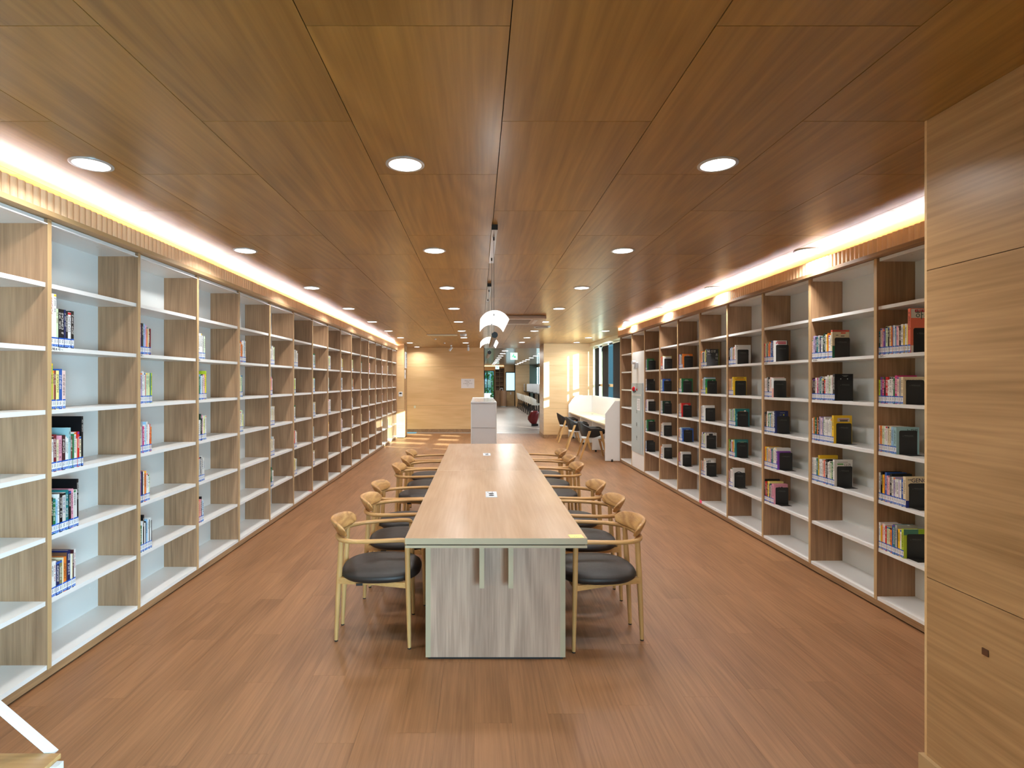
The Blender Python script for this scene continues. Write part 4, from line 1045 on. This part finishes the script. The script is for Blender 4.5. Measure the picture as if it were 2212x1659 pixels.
# carrel desk and stools along the hall window
hd = thing('hall_desk', 'high desk with white screens along the hall windows', 'desk', (2.95, 24.0, 0))
bx(0, .7, 0, 11.9, 1.0, 1.04).build('desktop', M_black, hd); bx(.02, .06, 11.8, 11.9, 1.04, 1.5).build('end_screen', M_white, hd)
bx(.66, .70, 0, 11.9, .0, 1.5).build('back_screen', M_white, hd)
for k in range(6): bx(.05, .66, k * 2 - .015 + .02, k * 2 + .015 + .02, 1.04, 1.5).build('screen', M_white, hd)
for k in range(5): bx(.3, .4, .2 + k * 2.8, .3 + k * 2.8, 0, 1.0).build('leg', M_black, hd)
def stool():
    t = thing('bar_stool', '', 'stool', group='white bar stools along the hall desk')
    rs = []
    for i in range(13):
        th = R(90 + 180 * i / 12); ring = []
        for u, v in ((0, 0), (.02, .3), (.02, .9), (0, 1), (-.01, .9), (-.01, .2)):
            rr = .19 + u + .06 * v; z = .56 + .40 * v * (math.sin(math.pi * i / 12) * .35 + .65); ring.append((rr * math.cos(th), rr * math.sin(th), z))
        rs.append(ring)
    MB().rings(rs).build('shell', mat('stool_shell', (214, 218, 214), .4), t, smooth=True, shadeang=60)
    MB().cyl((0, 0), .19, .56, .64, n=24).build('seat', MATS['stool_shell'], t, smooth=True, shadeang=50)
    for sx in (-1, 1):
        for sy in (-1, 1): MB().tube([(sx * .13, sy * .13, .57), (sx * .20, sy * .20, 0)], .014).build('leg', M_black, t)
    m_ = MB()
    m_.box(-.19, .19, -.18, -.165, .26, .28); m_.box(-.19, .19, .165, .18, .26, .28); m_.box(-.18, -.165, -.18, .18, .26, .28); m_.box(.165, .18, -.18, .18, .26, .28); m_.build('foot_ring', M_black, t)
    return t
s0 = stool(); tb3 = {}
for q in bpy.data.objects:
    if q.parent: tb3.setdefault(q.parent.name, []).append(q)
for i in range(9):
    o = s0 if i == 0 else copy_tree(s0, None, tb3)
    o.location = (2.62, 34.0 - i * 1.12, 0); o['label'] = f'white shell bar stool on black legs, {ORD[i]} from the hall end'
rb = thing('red_trolley_bag', 'dark red shiny bag on a black foot with a pull handle in the hall', 'bag', (2.06, 20.3, 0)); rs = []
for z, k, sh_ in ((.06, .45, .0), (.14, .7, -.03), (.24, .95, -.05), (.34, 1.0, -.04), (.44, .86, .0), (.50, .8, .02), (.56, .5, .02)): rs.append([(sh_ + x * k, y * k, z) for x, y in superell(.20, .14, 2.4, 28)])
MB().rings(rs).build('body', M_leather, rb, smooth=True, shadeang=60)
bx(-.10, .14, -.1, .1, 0, .08).build('foot', M_black, rb, bevel=.01); MB().tube([(-.15, 0, .48), (-.24, 0, .60), (-.26, 0, .62)], .012).build('handle', M_black, rb)
# exit signs
def exit_sign(x, y, z, s, lab):
    t = thing('exit_sign', lab, 'sign', (x, y, z), group='lit exit signs hung in the hall')
    bx(-s / 2, s / 2, 0, .04, -s / 2, s / 2).build('box', M_exit, t)
    m_ = MB().box(-.02 * s * 5, .0, -.003, 0, .0, .08 * s * 4).box(.0, .06 * s * 4, -.003, 0, -.05, .0).box(-.06 * s * 4, -.02, -.003, 0, -.02, .02)
    m_.build('running_figure', M_exitg, t)
    MB().tube([(0, .02, s / 2), (0, .02, CEIL - z)], .008).build('hanger', M_alu, t)
exit_sign(1.19, 18.4, 2.50, .24, 'lit green and white exit sign hanging just beyond the opening')
exit_sign(1.19, 35.0, 2.56, .25, 'lit green and white exit sign hanging by the hall end')
k = 0
for x in (.95, 2.45):
    for j in range(9):
        y = 19.6 + j * 1.95
        t = thing('hall_light', f'small white ceiling panel light, {ORD[j]} in the ' + ('row near the counter' if x < 1 else 'row near the stools') + ' of the hall', 'ceiling light', (x, y, CEIL), group='panel lights in the hall ceiling')
        bx(-.12, .12, -.12, .12, -.008, 0).build('frame', M_alu, t); bx(-.10, .10, -.10, .10, -.010, -.0075).build('diffuser', M_lamp, t)
for y in (22, 27, 32): area('hall_lamp', (1.2, y, CEIL - .03), (0, 0, -1), .5, 3, 60, (1, .96, .9))
struct(bx(-.3, 2.6, 38.0, 38.1, CEIL - .05, CEIL - .01), 'trim_9', M_led)

bpy.context.view_layer.update()
